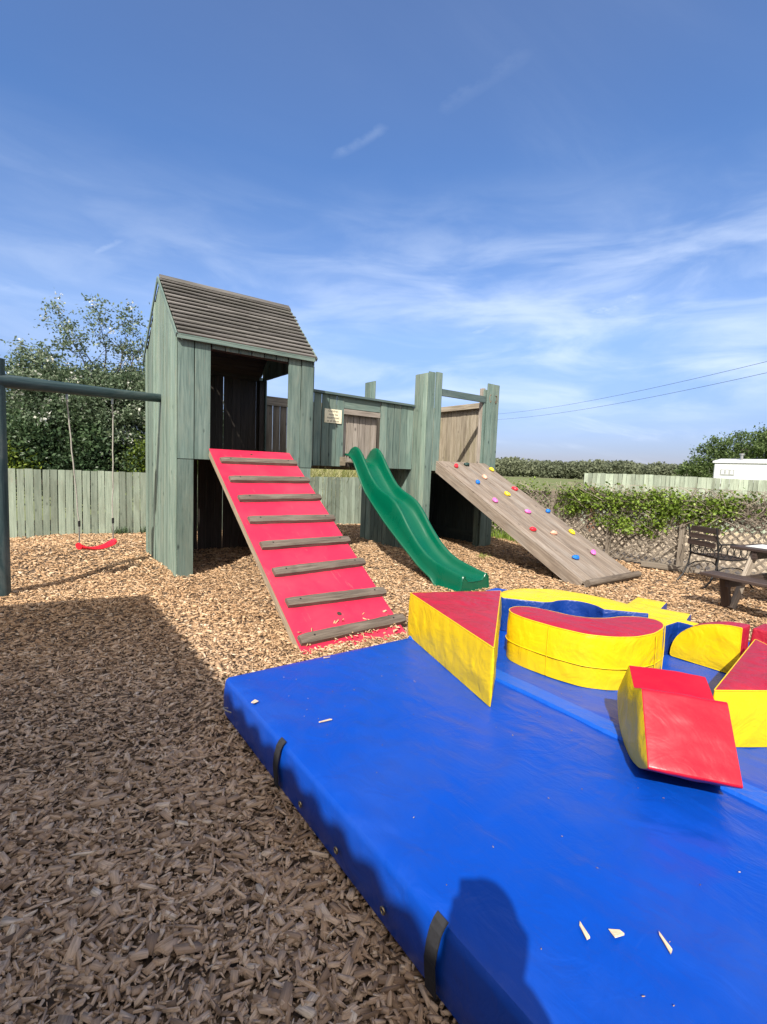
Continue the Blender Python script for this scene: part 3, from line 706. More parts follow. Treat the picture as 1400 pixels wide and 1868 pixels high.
# ------------------------------------------------------------------ slide
def interp(tab, y):
    tab = sorted(tab)
    return float(np.interp(y, [a for a, _ in tab], [b for _, b in tab]))
def smoothtab(tab, lo, hi, n=60):
    ys = np.linspace(lo, hi, n); z = np.array([interp(tab, y) for y in ys])
    for _ in range(2): z[1:-1] = (z[:-2]+2*z[1:-1]+z[2:])/4
    return list(zip(ys, z))
def make_slide():
    rim = smoothtab([(7.16, 1.70), (7.05, 1.82), (6.95, 1.855), (6.83, 1.83), (6.72, 1.73), (6.58, 1.56), (6.4, 1.36), (6.25, 1.235), (6.08, 1.155), (5.9, 1.095), (5.75, 1.02), (5.6, .89), (5.42, .69), (5.2, .49), (5.0, .36), (4.8, .285), (4.55, .235), (4.36, .20), (4.28, .195)], 4.28, 7.16, 90)
    low = smoothtab([(7.16, 1.70), (7.0, 1.68), (6.89, 1.60), (6.74, 1.38), (6.53, 1.12), (6.25, .90), (5.95, .68), (5.62, .47), (5.39, .33), (5.13, .17), (4.95, .09), (4.84, .05), (4.77, -.05), (4.28, -.05)], 4.28, 7.16, 90)
    flo = smoothtab([(7.16, 1.62), (6.95, 1.60), (6.75, 1.50), (6.55, 1.29), (6.4, 1.15), (6.22, 1.03), (6.0, .97), (5.8, .87), (5.6, .69), (5.42, .50), (5.2, .32), (4.95, .19), (4.65, .12), (4.28, .10)], 4.28, 7.16, 90)
    cx = 4.61; rows = []
    def sect(y, zr, zl, zf):
        d = zr-zf; half = [(-.262, zl), (-.268, zl+.02), (-.250, zl+.035), (-.240, zl+(zr-zl)*.5), (-.232, zr-.035), (-.222, zr-.010), (-.205, zr), (-.188, zr-.010), (-.178, zr-.04), (-.165, zf+d*.45), (-.150, zf+.035), (-.120, zf+.008), (-.06, zf)]
        return half+[(0, zf)]+[(-a, b_) for a, b_ in reversed(half)]
    for i in range(len(rim)):
        y = rim[i][0]; rows.append([(cx+a, y, b_) for a, b_ in sect(y, rim[i][1], low[i][1], flo[i][1])])
    vs = [p for r_ in rows for p in r_]; m = len(rows[0]); fs = []
    for i in range(len(rows)-1):
        for k in range(m-1): fs.append((i*m+k, i*m+k+1, (i+1)*m+k+1, (i+1)*m+k))
    me = bpy.data.meshes.new('channel'); me.from_pydata(vs, [], fs); smooth(me, 60)
    t = thing('slide', (cx, 5.7, 0), 'green wavy plastic slide running down from the walkway bridge', 'slide')
    o = link('channel', me, SLIDEM, t); md = o.modifiers.new('solid', 'SOLIDIFY'); md.thickness = .006; md.offset = 0
    # closed foot: front panel below the run-out
    fp = MB(); zf = flo[0][1]; pts = [(a, b_) for a, b_ in sect(0, rim[0][1], -.05, zf)]
    y = 4.283
    vs = [(cx+a, y, b_) for a, b_ in pts]+[(cx+a*.96, y, -.05) for a, _ in pts]; k = len(pts)
    fs = [(i, i+1, k+i+1, k+i) for i in range(2, k-3)]
    vs2 = [(a, b_+.012, c) for a, b_, c in vs]
    me = bpy.data.meshes.new('end_panel'); me.from_pydata(vs, [], fs); link('end_panel', me, SLIDEM, t)
    lipm = MB()
    for sx in (-1, 1):
        lipm.tube([(cx+sx*.205, 4.285, rim[0][1]-.01), (cx+sx*.235, 4.283, rim[0][1]-.04), (cx+sx*.252, 4.283, .02), (cx+sx*.255, 4.283, -.05)], .010, 8)
        lipm.tube([(cx+sx*.262, r_[0], l_[1]+.01) for r_, l_ in zip(rim, low)][::3], .009, 8)
    lipm.tube([(cx-.15, 4.285, zf+.01), (cx+.15, 4.285, zf+.01)], .008, 8)
    lipm.build('moulded_lip', SLIDEM, t, sm=60)
make_slide()

# ------------------------------------------------------------------ climbing wall
cw = thing('climbing_wall', (6.73, 5.2, 0), 'weathered sloping plank climbing board with coloured hand holds', 'climbing wall')
CT, CB = Vector((0, 6.80, 1.685)), Vector((0, 3.60, .03)); cdir = (CT-CB).normalized(); clen = (CT-CB).length; cnor = Vector((1, 0, 0)).cross(cdir)
if cnor.z < 0: cnor = -cnor
cpt = lambda x, t, h: Vector((x, 0, 0))+CB+cdir*t+cnor*h
ct = lambda y: (y-CB.y)/cdir.y
s = MB(); k = 9; xa, xb = 6.09, 7.40
for i in range(k):
    w = (xb-xa)/k; s.board(cpt(xa+w*(i+.5), 0, -.012), cpt(xa+w*(i+.5), clen, -.012+random.uniform(-.002, .002)), w-.003, .025, (1, 0, 0))
s.build('planking', RAMPW, cw, bev=.002)
s = MB()
for x in (xa+.02, xb-.02): s.board(cpt(x, .10, -.108), cpt(x, clen, -.108), .165, .04, cnor)
s.build('side_beam', RAMPW, cw, bev=.004)
s = MB(); s.box((6.745, 3.66, .03), (1.30, .035, .11), grain=0); s.build('foot_board', RAMPW, cw, bev=.003)
s = MB(); s.tube([cpt(xa+.0, .035, .022), cpt(xb+.05, .035, .022)], .047, 14); s.build('foot_rail', CLEAT, cw, sm=50)
HC = dict(red=(.75, .02, .04), dark_green=(.01, .04, .035), yellow=(.85, .62, .02), peach=(.85, .42, .30), blue=(.01, .16, .62), pink=(.80, .16, .50))
HM = {k: plain('hold_'+k, c, .4, 0, .08, 40) for k, c in HC.items()}
def hold(x, y, colr, seed):
    rn = random.Random(seed); c = cpt(x, ct(y), .018); bm = bmesh.new(); bmesh.ops.create_icosphere(bm, subdivisions=3, radius=1)
    rot = rn.uniform(0, 6.28)
    for v in bm.verts:
        p = v.co.copy(); w = 1+.28*mnoise.noise(p*1.7+Vector((seed*3.1, 0, 0)))
        a = p.x*.062*w; b_ = p.y*.040*w; h = p.z*.034*(1+.3*p.x)
        ca, sa = math.cos(rot), math.sin(rot)
        v.co = c+Vector((1, 0, 0))*(a*ca-b_*sa)+cdir*(a*sa+b_*ca)+cnor*(h+.010)
    me = bpy.data.meshes.new('climbing_hold'); bm.to_mesh(me); bm.free(); smooth(me, 180)
    o = link('climbing_hold', me, HM[colr], cw); o['label'] = colr.replace('_', ' ')+' moulded climbing hold'
    q = MB(); q.tube([c+cnor*.036, c+cnor*.044], .009, 8); q.build('bolt', BLACKM, o)
for i, (x, y, c) in enumerate(((6.41, 6.60, 'red'), (6.76, 6.68, 'dark_green'), (7.30, 6.53, 'yellow'), (6.81, 6.25, 'peach'), (6.45, 6.08, 'blue'), (7.22, 5.88, 'red'), (6.82, 5.71, 'yellow'), (6.30, 5.52, 'pink'), (6.76, 5.20, 'pink'), (7.31, 5.20, 'blue'), (6.35, 4.76, 'red'), (6.73, 4.65, 'peach'), (7.20, 4.64, 'yellow'), (7.05, 4.15, 'pink'), (6.50, 4.10, 'blue'))):
    hold(x, y, c, i+1)

# ------------------------------------------------------------------ swing
sw = thing('swing', (-.28, 6.5, 0), 'red plastic swing seat on ropes under a dark green pole frame beside the tower', 'swing')
s = MB(); s.tube([(-.275, 6.49, -.1), (-.27, 6.49, 1.2), (-.265, 6.50, 2.47)], [.092, .088, .082], 20); s.build('post', POLE, sw, sm=50)
s = MB(); s.tube([(-.55, 6.30, 2.215), (-.2, 6.50, 2.25), (.9, 7.145, 2.315), (1.52, 7.515, 2.365)], [.07, .07, .062, .058], 18); s.build('crossbeam', POLE, sw, sm=50)
s = MB(); s.tube([(.37, 6.84, 2.22), (.37, 6.84, 2.16)], .012, 8); s.build('hanger_bolt', GALV, sw)
s = MB(); s.tube([(.87, 7.13, 2.25), (.87, 7.13, 2.18)], .012, 8); s.build('hanger_bolt', GALV, sw)
st = sw
sdv = Vector((.86, .50, 0)).normalized(); sn = Vector((-sdv.y, sdv.x, 0)); sc = Vector((.67, 7.03, .42))
rows = []
for i in range(25):
    u = -1+2*i/24; zc = -.055*(1-u*u); w = .085 if abs(u) < .9 else .06; th = .022+.02*(abs(u)**6)
    rows.append([sc+sdv*(u*.235)+sn*(w*math.cos(a))+Vector((0, 0, zc+th*math.sin(a)+(.022 if False else 0))) for a in [k*2*math.pi/14 for k in range(14)]])
vs = [p for r_ in rows for p in r_]; fs = []
for i in range(24):
    for k in range(14): fs.append((i*14+k, i*14+(k+1) % 14, (i+1)*14+(k+1) % 14, (i+1)*14+k))
fs += [tuple(range(13, -1, -1)), tuple(24*14+k for k in range(14))]
me = bpy.data.meshes.new('seat'); me.from_pydata(vs, [], fs); smooth(me, 50); link('seat', me, REDP, st)
for sgn, top in ((-1, (.37, 6.84, 2.17)), (1, (.87, 7.13, 2.19))):
    e = sc+sdv*sgn*.225
    s = MB(); pts = [Vector(top).lerp(e+Vector((0, 0, .26)), q/10)+Vector((random.uniform(-.006, .006), random.uniform(-.006, .006), 0)) for q in range(11)]
    s.tube(pts, .0075, 8); s.build('rope', ROPE, st, sm=60)
    s = MB(); s.tube([e+Vector((0, 0, .27)), e+Vector((0, 0, .01))], .008, 8); s.build('hanger_rod', GALV, st, sm=60)
    s = MB(); s.tube([e+Vector((0, 0, .24)), e+Vector((0, 0, .31))], .014, 8); s.build('clamp', BLACKM, st, sm=60)

# ------------------------------------------------------------------ foam blocks and mats
def densify(poly, step):
    out = []
    for i, p in enumerate(poly):
        q = poly[(i+1) % len(poly)]; L = math.dist(p, q); n = max(1, round(L/step))
        for k in range(n): out.append((p[0]+(q[0]-p[0])*k/n, p[1]+(q[1]-p[1])*k/n))
    return out
def roundpoly(poly, r=.03, n=4, rads=None):
    out = []
    for i, p in enumerate(poly):
        rr = rads[i] if rads else r
        a = Vector(poly[i-1]); b_ = Vector(p); c = Vector(poly[(i+1) % len(poly)])
        d0 = (a-b_); d1 = (c-b_); r0_ = min(rr, d0.length*.45, d1.length*.45); d0.normalize(); d1.normalize()
        if rr <= 0 or abs(d0.dot(d1)) > .999: out.append(tuple(b_)); continue
        for k in range(n+1):
            t = k/n; q = (1-t)**2*(b_+d0*r0_)+2*t*(1-t)*b_+t*t*(b_+d1*r0_); out.append(tuple(q))
    return out
def area(poly): return .5*sum(poly[i-1][0]*poly[i][1]-poly[i][0]*poly[i-1][1] for i in range(len(poly)))
def pnorms(o):
    n = len(o); res = []
    for i in range(n):
        a = Vector(o[i-1]); c = Vector(o[(i+1) % n]); t = (c-a).normalized(); res.append(Vector((t.y, -t.x)))
    return res
def foam(name, poly, z0, z1, side_mat, top_mat, parent=None, er=.012, bulge=.008, puff=.012, wr=.004, step=.025, seed=0, rads=None, rnd=.015, piping=None, folds=(), xf=None, names=('side_panel', 'top_panel')):
    """foam block: side wall + puffy cap as two meshes; xf maps local coords to world"""
    xf = xf or (lambda p: p)
    if area(poly) < 0: poly = poly[::-1]; rads = rads[::-1] if rads else None
    ol = densify(roundpoly(poly, rnd, 5, rads), step); nn = pnorms(ol); K = len(ol)
    H = z1-z0; nz = max(3, int(H/.03)); rows = []
    def wn(p, s_, a): return a*mnoise.noise(Vector(p)*s_+Vector((seed*7.3, seed*1.7, 0)))
    for j in range(nz+1):
        u = j/nz; z = z0+(H-er)*u; b_ = bulge*math.sin(math.pi*u); r_ = []
        for i, (x, y) in enumerate(ol):
            d = b_+(wn((x*1.0, y*1.0, z*.8), 9, wr*1.6)+wn((x*2+z, y*2-z, z*.3), 14, wr))*math.sin(math.pi*min(1, u*1.05+.02))
            r_.append((x+nn[i].x*d, y+nn[i].y*d, z))
        rows.append(r_)
    for a in (30, 60):
        a = R(a); rows.append([(x-nn[i].x*er*(1-math.cos(a)), y-nn[i].y*er*(1-math.cos(a)), z1-er+er*math.sin(a)) for i, (x, y) in enumerate(ol)])
    vs = [xf(Vector(p)) for r_ in rows for p in r_]; fs = []
    for j in range(len(rows)-1):
        for i in range(K): fs.append((j*K+i, j*K+(i+1) % K, (j+1)*K+(i+1) % K, (j+1)*K+i))
    fs.append(tuple(range(K-1, -1, -1)))
    me = bpy.data.meshes.new(names[0]); me.from_pydata([tuple(v) for v in vs], [], fs); smooth(me, 50)
    so_ = link(names[0], me, side_mat, parent)
    # cap
    inner = [Vector(rows[-1][i][:2]) for i in range(K)]; zt = rows[-1][0][2]
    xs = [p.x for p in inner]; ys = [p.y for p in inner]; pts = list(inner)
    gx = np.arange(min(xs)+step/2, max(xs), step); gy = np.arange(min(ys)+step/2, max(ys), step)
    IN = np.array([[p.x, p.y] for p in inner])
    def inside(px, py):
        a = IN; b_ = np.roll(IN, -1, 0); c = ((a[:, 1] > py) != (b_[:, 1] > py)); 
        with np.errstate(divide='ignore', invalid='ignore'): xi = (b_[:, 0]-a[:, 0])*(py-a[:, 1])/(b_[:, 1]-a[:, 1])+a[:, 0]
        return (np.sum(c & (px < xi)) % 2) == 1
    dist = {}
    for i_, a in enumerate(gx):
        for b_ in gy:
            a2 = a+random.uniform(-.2, .2)*step; b2 = b_+random.uniform(-.2, .2)*step
            dm = np.min(np.hypot(IN[:, 0]-a2, IN[:, 1]-b2))
            if dm > step*.55 and inside(a2, b2): pts.append(Vector((a2, b2)))
    ed = [(i, (i+1) % K) for i in range(K)]
    V2, E2, F2, *_ = delaunay_2d_cdt(pts, ed, [], 1, 1e-5)
    V3 = []
    for p in V2:
        dm = float(np.min(np.hypot(IN[:, 0]-p.x, IN[:, 1]-p.y))); t = min(1, dm/.07)
        z = zt+(er*.14)*min(1, dm/.01)+puff*math.sin(t*math.pi/2)+(wn((p.x, p.y, 0), 6, wr)+wn((p.x*2.6+p.y, p.y-p.x, 3), 5, wr*1.2))*t
        for (fx0, fy0, fx1, fy1, fw, fa_) in folds:
            ex_, ey_ = fx1-fx0, fy1-fy0; L2 = ex_*ex_+ey_*ey_; tt = ((p.x-fx0)*ex_+(p.y-fy0)*ey_)/L2
            if -.05 < tt < 1.05:
                dd = ((p.x-fx0)*ey_-(p.y-fy0)*ex_)/math.sqrt(L2)+.02*mnoise.noise(Vector((tt*5, fx0*9, 0)))
                z += 1.3*fa_*math.exp(-(dd/fw)**2)*max(0, math.sin(math.pi*min(1, max(0, tt))))
        V3.append(xf(Vector((p.x, p.y, z))))
    fs = [f_ if ((V2[f_[1]]-V2[f_[0]]).cross(V2[f_[2]]-V2[f_[0]]) > 0) else f_[::-1] for f_ in F2]
    me = bpy.data.meshes.new(names[1]); me.from_pydata([tuple(v) for v in V3], [], fs); smooth(me, 180)
    to = link(names[1], me, top_mat, parent)
    if piping:
        m = MB(); ring = [xf(Vector(p)) for p in rows[-2]]; m.tube(ring+[ring[0], ring[1]], .0035, 6, cap=False); m.build('piping', piping, parent, sm=80)
    return so_, to
MZ = .22
def mat_(name, x0, x1, y0, y1, label, seed, folds=()):
    t = thing(name, ((x0+x1)/2, (y0+y1)/2, 0), label, 'crash mat', 'blue crash mats laid side by side')
    foam(name, [(x0, y0), (x1, y0), (x1, y1), (x0, y1)], .0, MZ, BLUEV, BLUEV, t, er=.028, bulge=.010, puff=.006, wr=.0045, step=.033, seed=seed, rnd=.04, names=('side_cover', 'top_cover'), folds=folds)
    return t
m1 = mat_('crash_mat', .92, 2.365, -1.4, 2.83, 'widest blue vinyl crash mat with black straps on its left side', 3, [(1.0, 1.75, 1.45, 2.05, .020, .005), (1.0, 1.6, 1.6, 1.95, .018, .005), (.96, 1.45, 1.5, 1.62, .022, .004), (1.25, 1.15, 2.2, 1.45, .05, .008), (1.3, 1.3, 2.0, 1.75, .03, .005), (1.1, 2.1, 1.7, 2.5, .02, .004), (1.5, .6, 2.3, .95, .05, .006), (1.05, .3, 1.9, .2, .04, .005)])
m2 = mat_('crash_mat', 2.375, 3.82, -1.4, 2.83, 'middle blue vinyl crash mat carrying the kidney shaped foam block', 5)
m3 = mat_('crash_mat', 3.83, 4.72, -1.4, 2.0, 'far blue vinyl crash mat mostly hidden under the red foam block', 8)
s = MB()
V_ = []; 
strip = bpy.data.meshes.new('joining_strip'); vs = []; fs = []
ys = np.linspace(-1.38, 2.80, 150)
for i, y in enumerate(ys):
    for j, dx in enumerate((-.060, -.053, -.018, .018, .053, .060)):
        z = MZ+.0155+(.0055 if 0 < j < 5 else -.012)+.0016*mnoise.noise(Vector((dx*60, y*38, 0)))
        vs.append((2.372+dx+.003*math.sin(y*5), y, z))
for i in range(149):
    for j in range(5): fs.append((i*6+j, i*6+j+1, (i+1)*6+j+1, (i+1)*6+j))
strip.from_pydata(vs, [], fs); smooth(strip, 50)
so2 = link('joining_strip', strip, vinyl('strip_vinyl', (.006, .095, .52), .45, .15, (.08, .14, .34), .3, .4), m2)
for y in (2.0, .92):
    s = MB(); pts = [(.902, y, .01), (.896, y, .06), (.893, y+.002, .11), (.897, y, .16), (.906, y-.002, .20), (.918, y-.003, .221), (.932, y-.003, .232)]
    for a, b_ in zip(pts[:-1], pts[1:]): s.board(a, Vector(b_)+(Vector(b_)-Vector(a))*.08, .045, .004, (0, 1, 0))
    s.build('carry_strap', RUBBER, m1)
for y in (1.76, 1.46, 1.16):
    bm = bmesh.new(); 
    s = MB(); c = Vector((.902, y, .07)); ring = [c+Vector((0, math.cos(a), math.sin(a)))*.0105 for a in [k*math.pi/6 for k in range(14)]]
    s.tube(ring, .0035, 6, cap=False); s.tube([c+Vector((.004, 0, 0)), c+Vector((.0045, 0, 0))], .0085, 10, mi=1); s.build('eyelet', [BRASS, BLACKM], m1, sm=60)
s = MB(); s.tube([(.905+.0*k, 2.82, .16) if False else (.90-.035*math.sin(k*math.pi/8), 2.66+.03*math.cos(k*math.pi/8), .09+.02*math.sin(k*math.pi/8)) for k in range(9)], .004, 6); s.build('cord_loop', ROPE, m1)
# stray chips on the mats
for (x, y, L, w, lb) in ((.95, 2.41, .035, .026, 'small square tan chip near the mat far left corner'), (1.17, 2.04, .06, .010, 'thin splinter of wood on the mat beside the first strap'), (1.58, 2.75, .04, .010, 'pale sliver of wood at the mat far edge'),
                         (1.23, .66, .045, .018, 'leftmost of three tan chips on the mat beside the photographer shadow'), (1.30, .61, .030, .026, 'squarish middle chip of three on the near mat'), (1.39, .52, .050, .012, 'rightmost curled chip of three on the near mat'), (2.70, .64, .05, .008, 'white splinter beside the red topped wedge on the right')):
    loose_chip(x, y, MZ+.016, L, w, 0, lb)

n = 110; gx_ = rng.uniform(.98, 3.7, n); gy_ = rng.uniform(-.2, 2.75, n)
V, g, v = make_chips(np.stack([gx_, gy_], -1), rng.uniform(.003, .008, n), rng.uniform(.0015, .003, n), np.full(n, .0015), np.full(n, MZ+.0145), .05, rng.uniform(.05, .7, n))
tag(quadmesh('grit', V, 8, [(4, 5, 7, 6), (0, 1, 5, 4), (2, 6, 7, 3), (0, 4, 6, 2), (1, 3, 7, 5)], v, CHIP, gco=g), 'fine specks of bark and grit scattered over the blue mats', 'grit', kind='stuff')
def block(name, loc, label, cat='foam block'):
    return thing(name, loc, label, cat)
# triangular wedge, left
t = block('triangular_foam_block', (2.45, 2.4, MZ), 'upright red topped yellow triangular foam block on the left mat edge')
foam('tri', [(2.345, 2.845), (2.005, 1.70), (3.05, 2.55)], MZ+.01, .565, YELV, REDV, t, er=.008, bulge=.010, puff=.010, wr=.006, seed=11, rnd=.018, piping=YELV, step=.022)
# kidney block
t = block('kidney_foam_block', (2.95, 1.75, MZ), 'kidney shaped yellow foam block with red top on the middle mat')
kp = [(2.70, 2.185), (2.80, 2.205), (2.89, 2.14), (2.935, 2.0), (2.96, 1.86), (3.03, 1.76), (3.14, 1.70), (3.26, 1.68), (3.37, 1.61), (3.415, 1.52), (3.37, 1.45), (3.27, 1.40), (3.09, 1.375), (2.92, 1.40), (2.79, 1.47), (2.69, 1.58), (2.64, 1.76), (2.62, 1.98), (2.64, 2.11)]
foam('kid', kp, MZ+.01, .56, YELV, REDV, t, er=.008, bulge=.006, puff=.008, wr=.006, seed=12, rnd=.05, piping=YELV, step=.022)
sm_ = MB()
ring = [(p[0]*1.0, p[1]) for p in densify(roundpoly(kp, .05, 5), .03)]; nn = pnorms(ring if area(ring) > 0 else ring[::-1]); ring = ring if area(ring) > 0 else ring[::-1]
sm_.tube([(p[0]+n_.x*.011, p[1]+n_.y*.011, .365) for p, n_ in zip(ring, nn)]+[(ring[0][0]+nn[0].x*.011, ring[0][1]+nn[0].y*.011, .365)], .0035, 6, cap=False); sm_.build('seam', YELV, t, sm=80)
for (ax_, ay_) in ((2.632, 1.80), (3.10, 1.372), (3.35, 1.435)):
    q = MB(); n_ = Vector((ax_-3.0, ay_-1.8, 0)).normalized()*.006; q.tube([(ax_+n_.x, ay_+n_.y, MZ+.02), (ax_+n_.x*1.6, ay_+n_.y*1.6, .39), (ax_+n_.x, ay_+n_.y, .55)], .003, 6); q.build('seam', YELV, t, sm=80)
# scooped block (arch lying flat)
t = block('arched_foam_block', (3.5, 2.3, MZ), 'yellow topped blue foam arch block lying flat behind the kidney block')
foam('arch', [(3.08, 2.56), (3.14, 2.66), (3.29, 2.72), (3.50, 2.70), (3.74, 2.55), (3.84, 2.33), (3.88, 2.12), (3.86, 1.93), (3.74, 1.715), (3.53, 1.955), (3.585, 2.06), (3.58, 2.17), (3.53, 2.25), (3.43, 2.285), (3.35, 2.275), (3.28, 2.305)], MZ+.01, .50, BLUED, YELV, t, er=.010, bulge=.005, puff=.008, wr=.006, seed=13, rads=[.02, .05, .06, .06, .06, .05, .05, .03, .01, .01, .05, .05, .05, .05, .03, .01], step=.025)
t = block('stepped_foam_block', (3.8, 1.7, MZ), 'yellow topped blue foam step block lying on its side beyond the kidney block')
foam('step', [(3.76, 1.70), (3.885, 1.94), (4.03, 2.04), (4.38, 2.12), (4.43, 1.89), (4.17, 1.82), (4.23, 1.62), (4.01, 1.56), (4.00, 1.37), (3.905, 1.37), (3.905, 1.575), (3.665, 1.575)], MZ+.01, .45, BLUED, YELV, t, er=.010, bulge=.004, puff=.006, wr=.005, seed=14, rnd=.012, step=.025)
t = block('blue_foam_wedge', (3.2, 2.75, MZ), 'plain blue foam wedge poking out behind the red triangle')
foam('bw', [(3.33, 2.85), (2.95, 2.79), (3.08, 2.62), (3.24, 2.745), (3.38, 2.745)], MZ+.01, .49, BLUED, BLUEV, t, er=.010, seed=15, step=.03)
# quarter round log: profile in (y,z), extruded along x
t = block('quarter_round_foam_block', (3.82, 1.3, MZ), 'thin quarter round foam block with yellow face standing behind the right triangle')
prof = [(0, 0), (.42, 0)]+[(.42*math.cos(a), .325*math.sin(a)**.85) for a in [R(q) for q in range(8, 90, 8)]]+[(0, .325)]
foam('qr', prof, 0, .145, REDV, YELV, t, er=.006, bulge=.004, puff=.008, wr=.005, seed=16, rads=[.01, .02]+[0]*(len(prof)-3)+[.012], step=.03, piping=YELV,
     xf=lambda p: Vector((3.745+.145-p.z, 1.13+p.x, MZ+.012+p.y)), names=('curved_panel', 'end_panel'))
t = block('red_foam_block', (4.0, .8, MZ), 'plain bright red foam block behind the right triangle at the frame edge')
foam('rb', [(3.90, 1.12), (3.90, .45), (4.12, .45), (4.12, 1.12)], MZ+.01, .535, REDV, REDV, t, er=.010, seed=21, step=.03)
# right triangular block
t = block('triangular_foam_block', (3.2, .8, MZ), 'low red topped yellow triangular foam block at the right frame edge')
foam('tri2', [(2.615, .875), (3.26, .47), (3.73, 1.05)], MZ+.01, .515, YELV, REDV, t, er=.008, bulge=.008, puff=.010, wr=.006, seed=17, rnd=.02, piping=YELV, step=.022)
# rocker seat: profile (u,z), extruded along w
W_ = Vector((math.cos(-.905)*math.cos(-.024), math.sin(-.905)*math.cos(-.024), math.sin(-.024))); U0 = Vector((0, 0, 1)).cross(W_).normalized(); V0 = W_.cross(U0)
U_ = U0*math.cos(-.194)+V0*math.sin(-.194); V_ = -U0*math.sin(-.194)+V0*math.cos(-.194); O_ = Vector((1.967, .854, .354)); WID = .328
t = block('rocker_seat_block', (2.35, 1.0, MZ), 'glossy red seat shaped foam rocker with curved yellow sides resting on the mats')
prof = [(0, 0), (.178, .276), (.303, .250), (.318, .252), (.440, .330), (.552, .245), (.660, .160), (.637, .090), (.582, .016), (.470, -.042), (.284, -.067), (.135, -.048), (.051, -.020)]
prof2 = [(p[0], p[1]) for p in prof]
foam('rk', prof2, 0, WID, SEATR, YELV, t, er=.005, bulge=.003, puff=.012, wr=.004, seed=18, rads=[.014, .014, .006, .006, .012, .02, .03, .03, .04, .06, .07, .05, .02], step=.02,
     xf=lambda p: O_+U_*p.x+W_*(WID-p.z)+V_*p.y, names=('cushion', 'side_panel'))

# ------------------------------------------------------------------ fences
def board_fence(name, p0, p1, h, label, w=.112, mat=FENCE, gap=.013, zb=-.1):
    p0 = Vector(p0); p1 = Vector(p1); d = (p1-p0); L = d.length; d.normalize(); n = Vector((d.y, -d.x, 0))
    if n.dot(-p0) < 0: n = -n
    t = thing(name, (p0+p1)/2, label, 'fence')
    s = MB(); k = int(L/(w+gap)); x = 0
    while x < L:
        ww = w+random.uniform(-.012, .012); q = p0+d*(x+ww/2)+n*random.uniform(0, .012); hh = h+random.uniform(-.008, .008)+.02*math.sin(x*.9)
        tl = random.gauss(0, .004); axz = (Vector((0, 0, 1))+d*tl).normalized()
        s.box(q+Vector((0, 0, (hh+zb)/2)), (ww, .018, hh-zb), (d, n, axz), grain=2, jit=.0015); x += ww+gap+random.uniform(-.003, .004)
    s.build('board_panel', mat, t)
    s = MB()
    for z in (.25, h-.22): s.board(p0-n*.035+Vector((0, 0, z)), p1-n*.035+Vector((0, 0, z)), .09, .04, (0, 0, 1))
    s.build('rail', LATT, t)
    x = .05
    while x < L:
        q = p0+d*x-n*.09; s = MB(); s.box(q+Vector((0, 0, h/2-.08)), (.09, .09, h-.05), (d, n, Vector((0, 0, 1))), grain=2); s.build('fence_post', LATT, t); x += 2.4
    return t
board_fence('boarded_fence', (-8.5, 11.05, 0), (10.4, 11.0, 0), 1.225, 'pale green vertical board fence behind the swing and towers')
board_fence('boarded_fence', (14.73, 9.17, 0), (19.6, 3.2, 0), 1.62, 'taller pale green board fence beyond the hedge on the right', w=.12, gap=.006)

# trellis
def trellis():
    pts = [Vector((9.25, 9.2, 0)), Vector((8.95, 6.2, 0)), Vector((8.80, 3.6, 0)), Vector((8.95, .8, 0))]
    t = thing('lattice_fence', (8.9, 5, 0), 'weathered diagonal timber lattice fence smothered by hedge behind the climbing wall', 'fence')
    for i in range(3):
        a, b_ = pts[i], pts[i+1]; d = (b_-a); L = d.length; d.normalize(); n = Vector((-d.y, d.x, 0))
        if n.dot(-a) < 0: n = -n
        H = 1.10; s = MB(); sp = .135
        for sg in (1, -1):
            x = -H
            while x < L+H:
                x0, z0, x1, z1 = x, 0., x+H, H
                if sg < 0: x0, x1 = x+H, x
                # clip to panel
                def clip(xa_, za_, xb_, zb_):
                    if xa_ > xb_: xa_, za_, xb_, zb_ = xb_, zb_, xa_, za_
                    if xb_ < 0 or xa_ > L: return None
                    if xa_ < 0: za_ += (zb_-za_)*(0-xa_)/(xb_-xa_); xa_ = 0
                    if xb_ > L: zb_ = za_+(zb_-za_)*(L-xa_)/(xb_-xa_); xb_ = L
                    return xa_, za_, xb_, zb_
                c = clip(x0, z0, x1, z1)
                if c and c[2]-c[0] > .03 and random.random() > .03:
                    P = lambda u, z: a+d*u+Vector((0, 0, z+.03))+n*(.004 if sg > 0 else -.006)
                    s.board(P(c[0], c[1]), P(c[2], c[3]), .034, .010, d)
                x += sp
        s.build('lattice', LATT, t)
        s = MB(); s.board(a+Vector((0, 0, H+.04)), b_+Vector((0, 0, H+.04)), .035, .045, (0, 0, 1)); s.board(a+Vector((0, 0, .03)), b_+Vector((0, 0, .03)), .035, .045, (0, 0, 1))
        s.build('frame_rail', LATT, t, bev=.002)
    for p in pts+[Vector((8.88, 4.9, 0)), Vector((8.88, 2.2, 0))]:
        s = MB(); s.box(p+Vector((-.05, 0, .57)), (.075, .075, 1.24), grain=2); s.build('fence_post', LATT, t, bev=.003)
trellis()
s = MB(); s.box((8.62, 3.75, .05), (.10, .75, .09), (Vector((.97, .22, 0)), Vector((-.22, .97, 0)), Vector((0, 0, 1))), grain=1)
tag(s.build('timber_edging', LATT, None, bev=.004), 'short timber board lying at the foot of the lattice post', 'timber')
s = MB(); s.tube([(12.60, 7.55, -.05), (12.60, 7.55, 1.12), (12.60, 7.55, 1.19), (12.60, 7.55, 1.225), (12.60, 7.55, 1.24)], [.11, .11, .10, .06, .02], 16, var=.6)
rp_m = wood('reddish_post_timber', (.10, .045, .028), (.20, .10, .06), (.32, .19, .12), tint=.1, knots=.2)
tag(s.build('round_post', rp_m, None, sm=60), 'reddish brown round topped post just showing above the hedge', 'post')

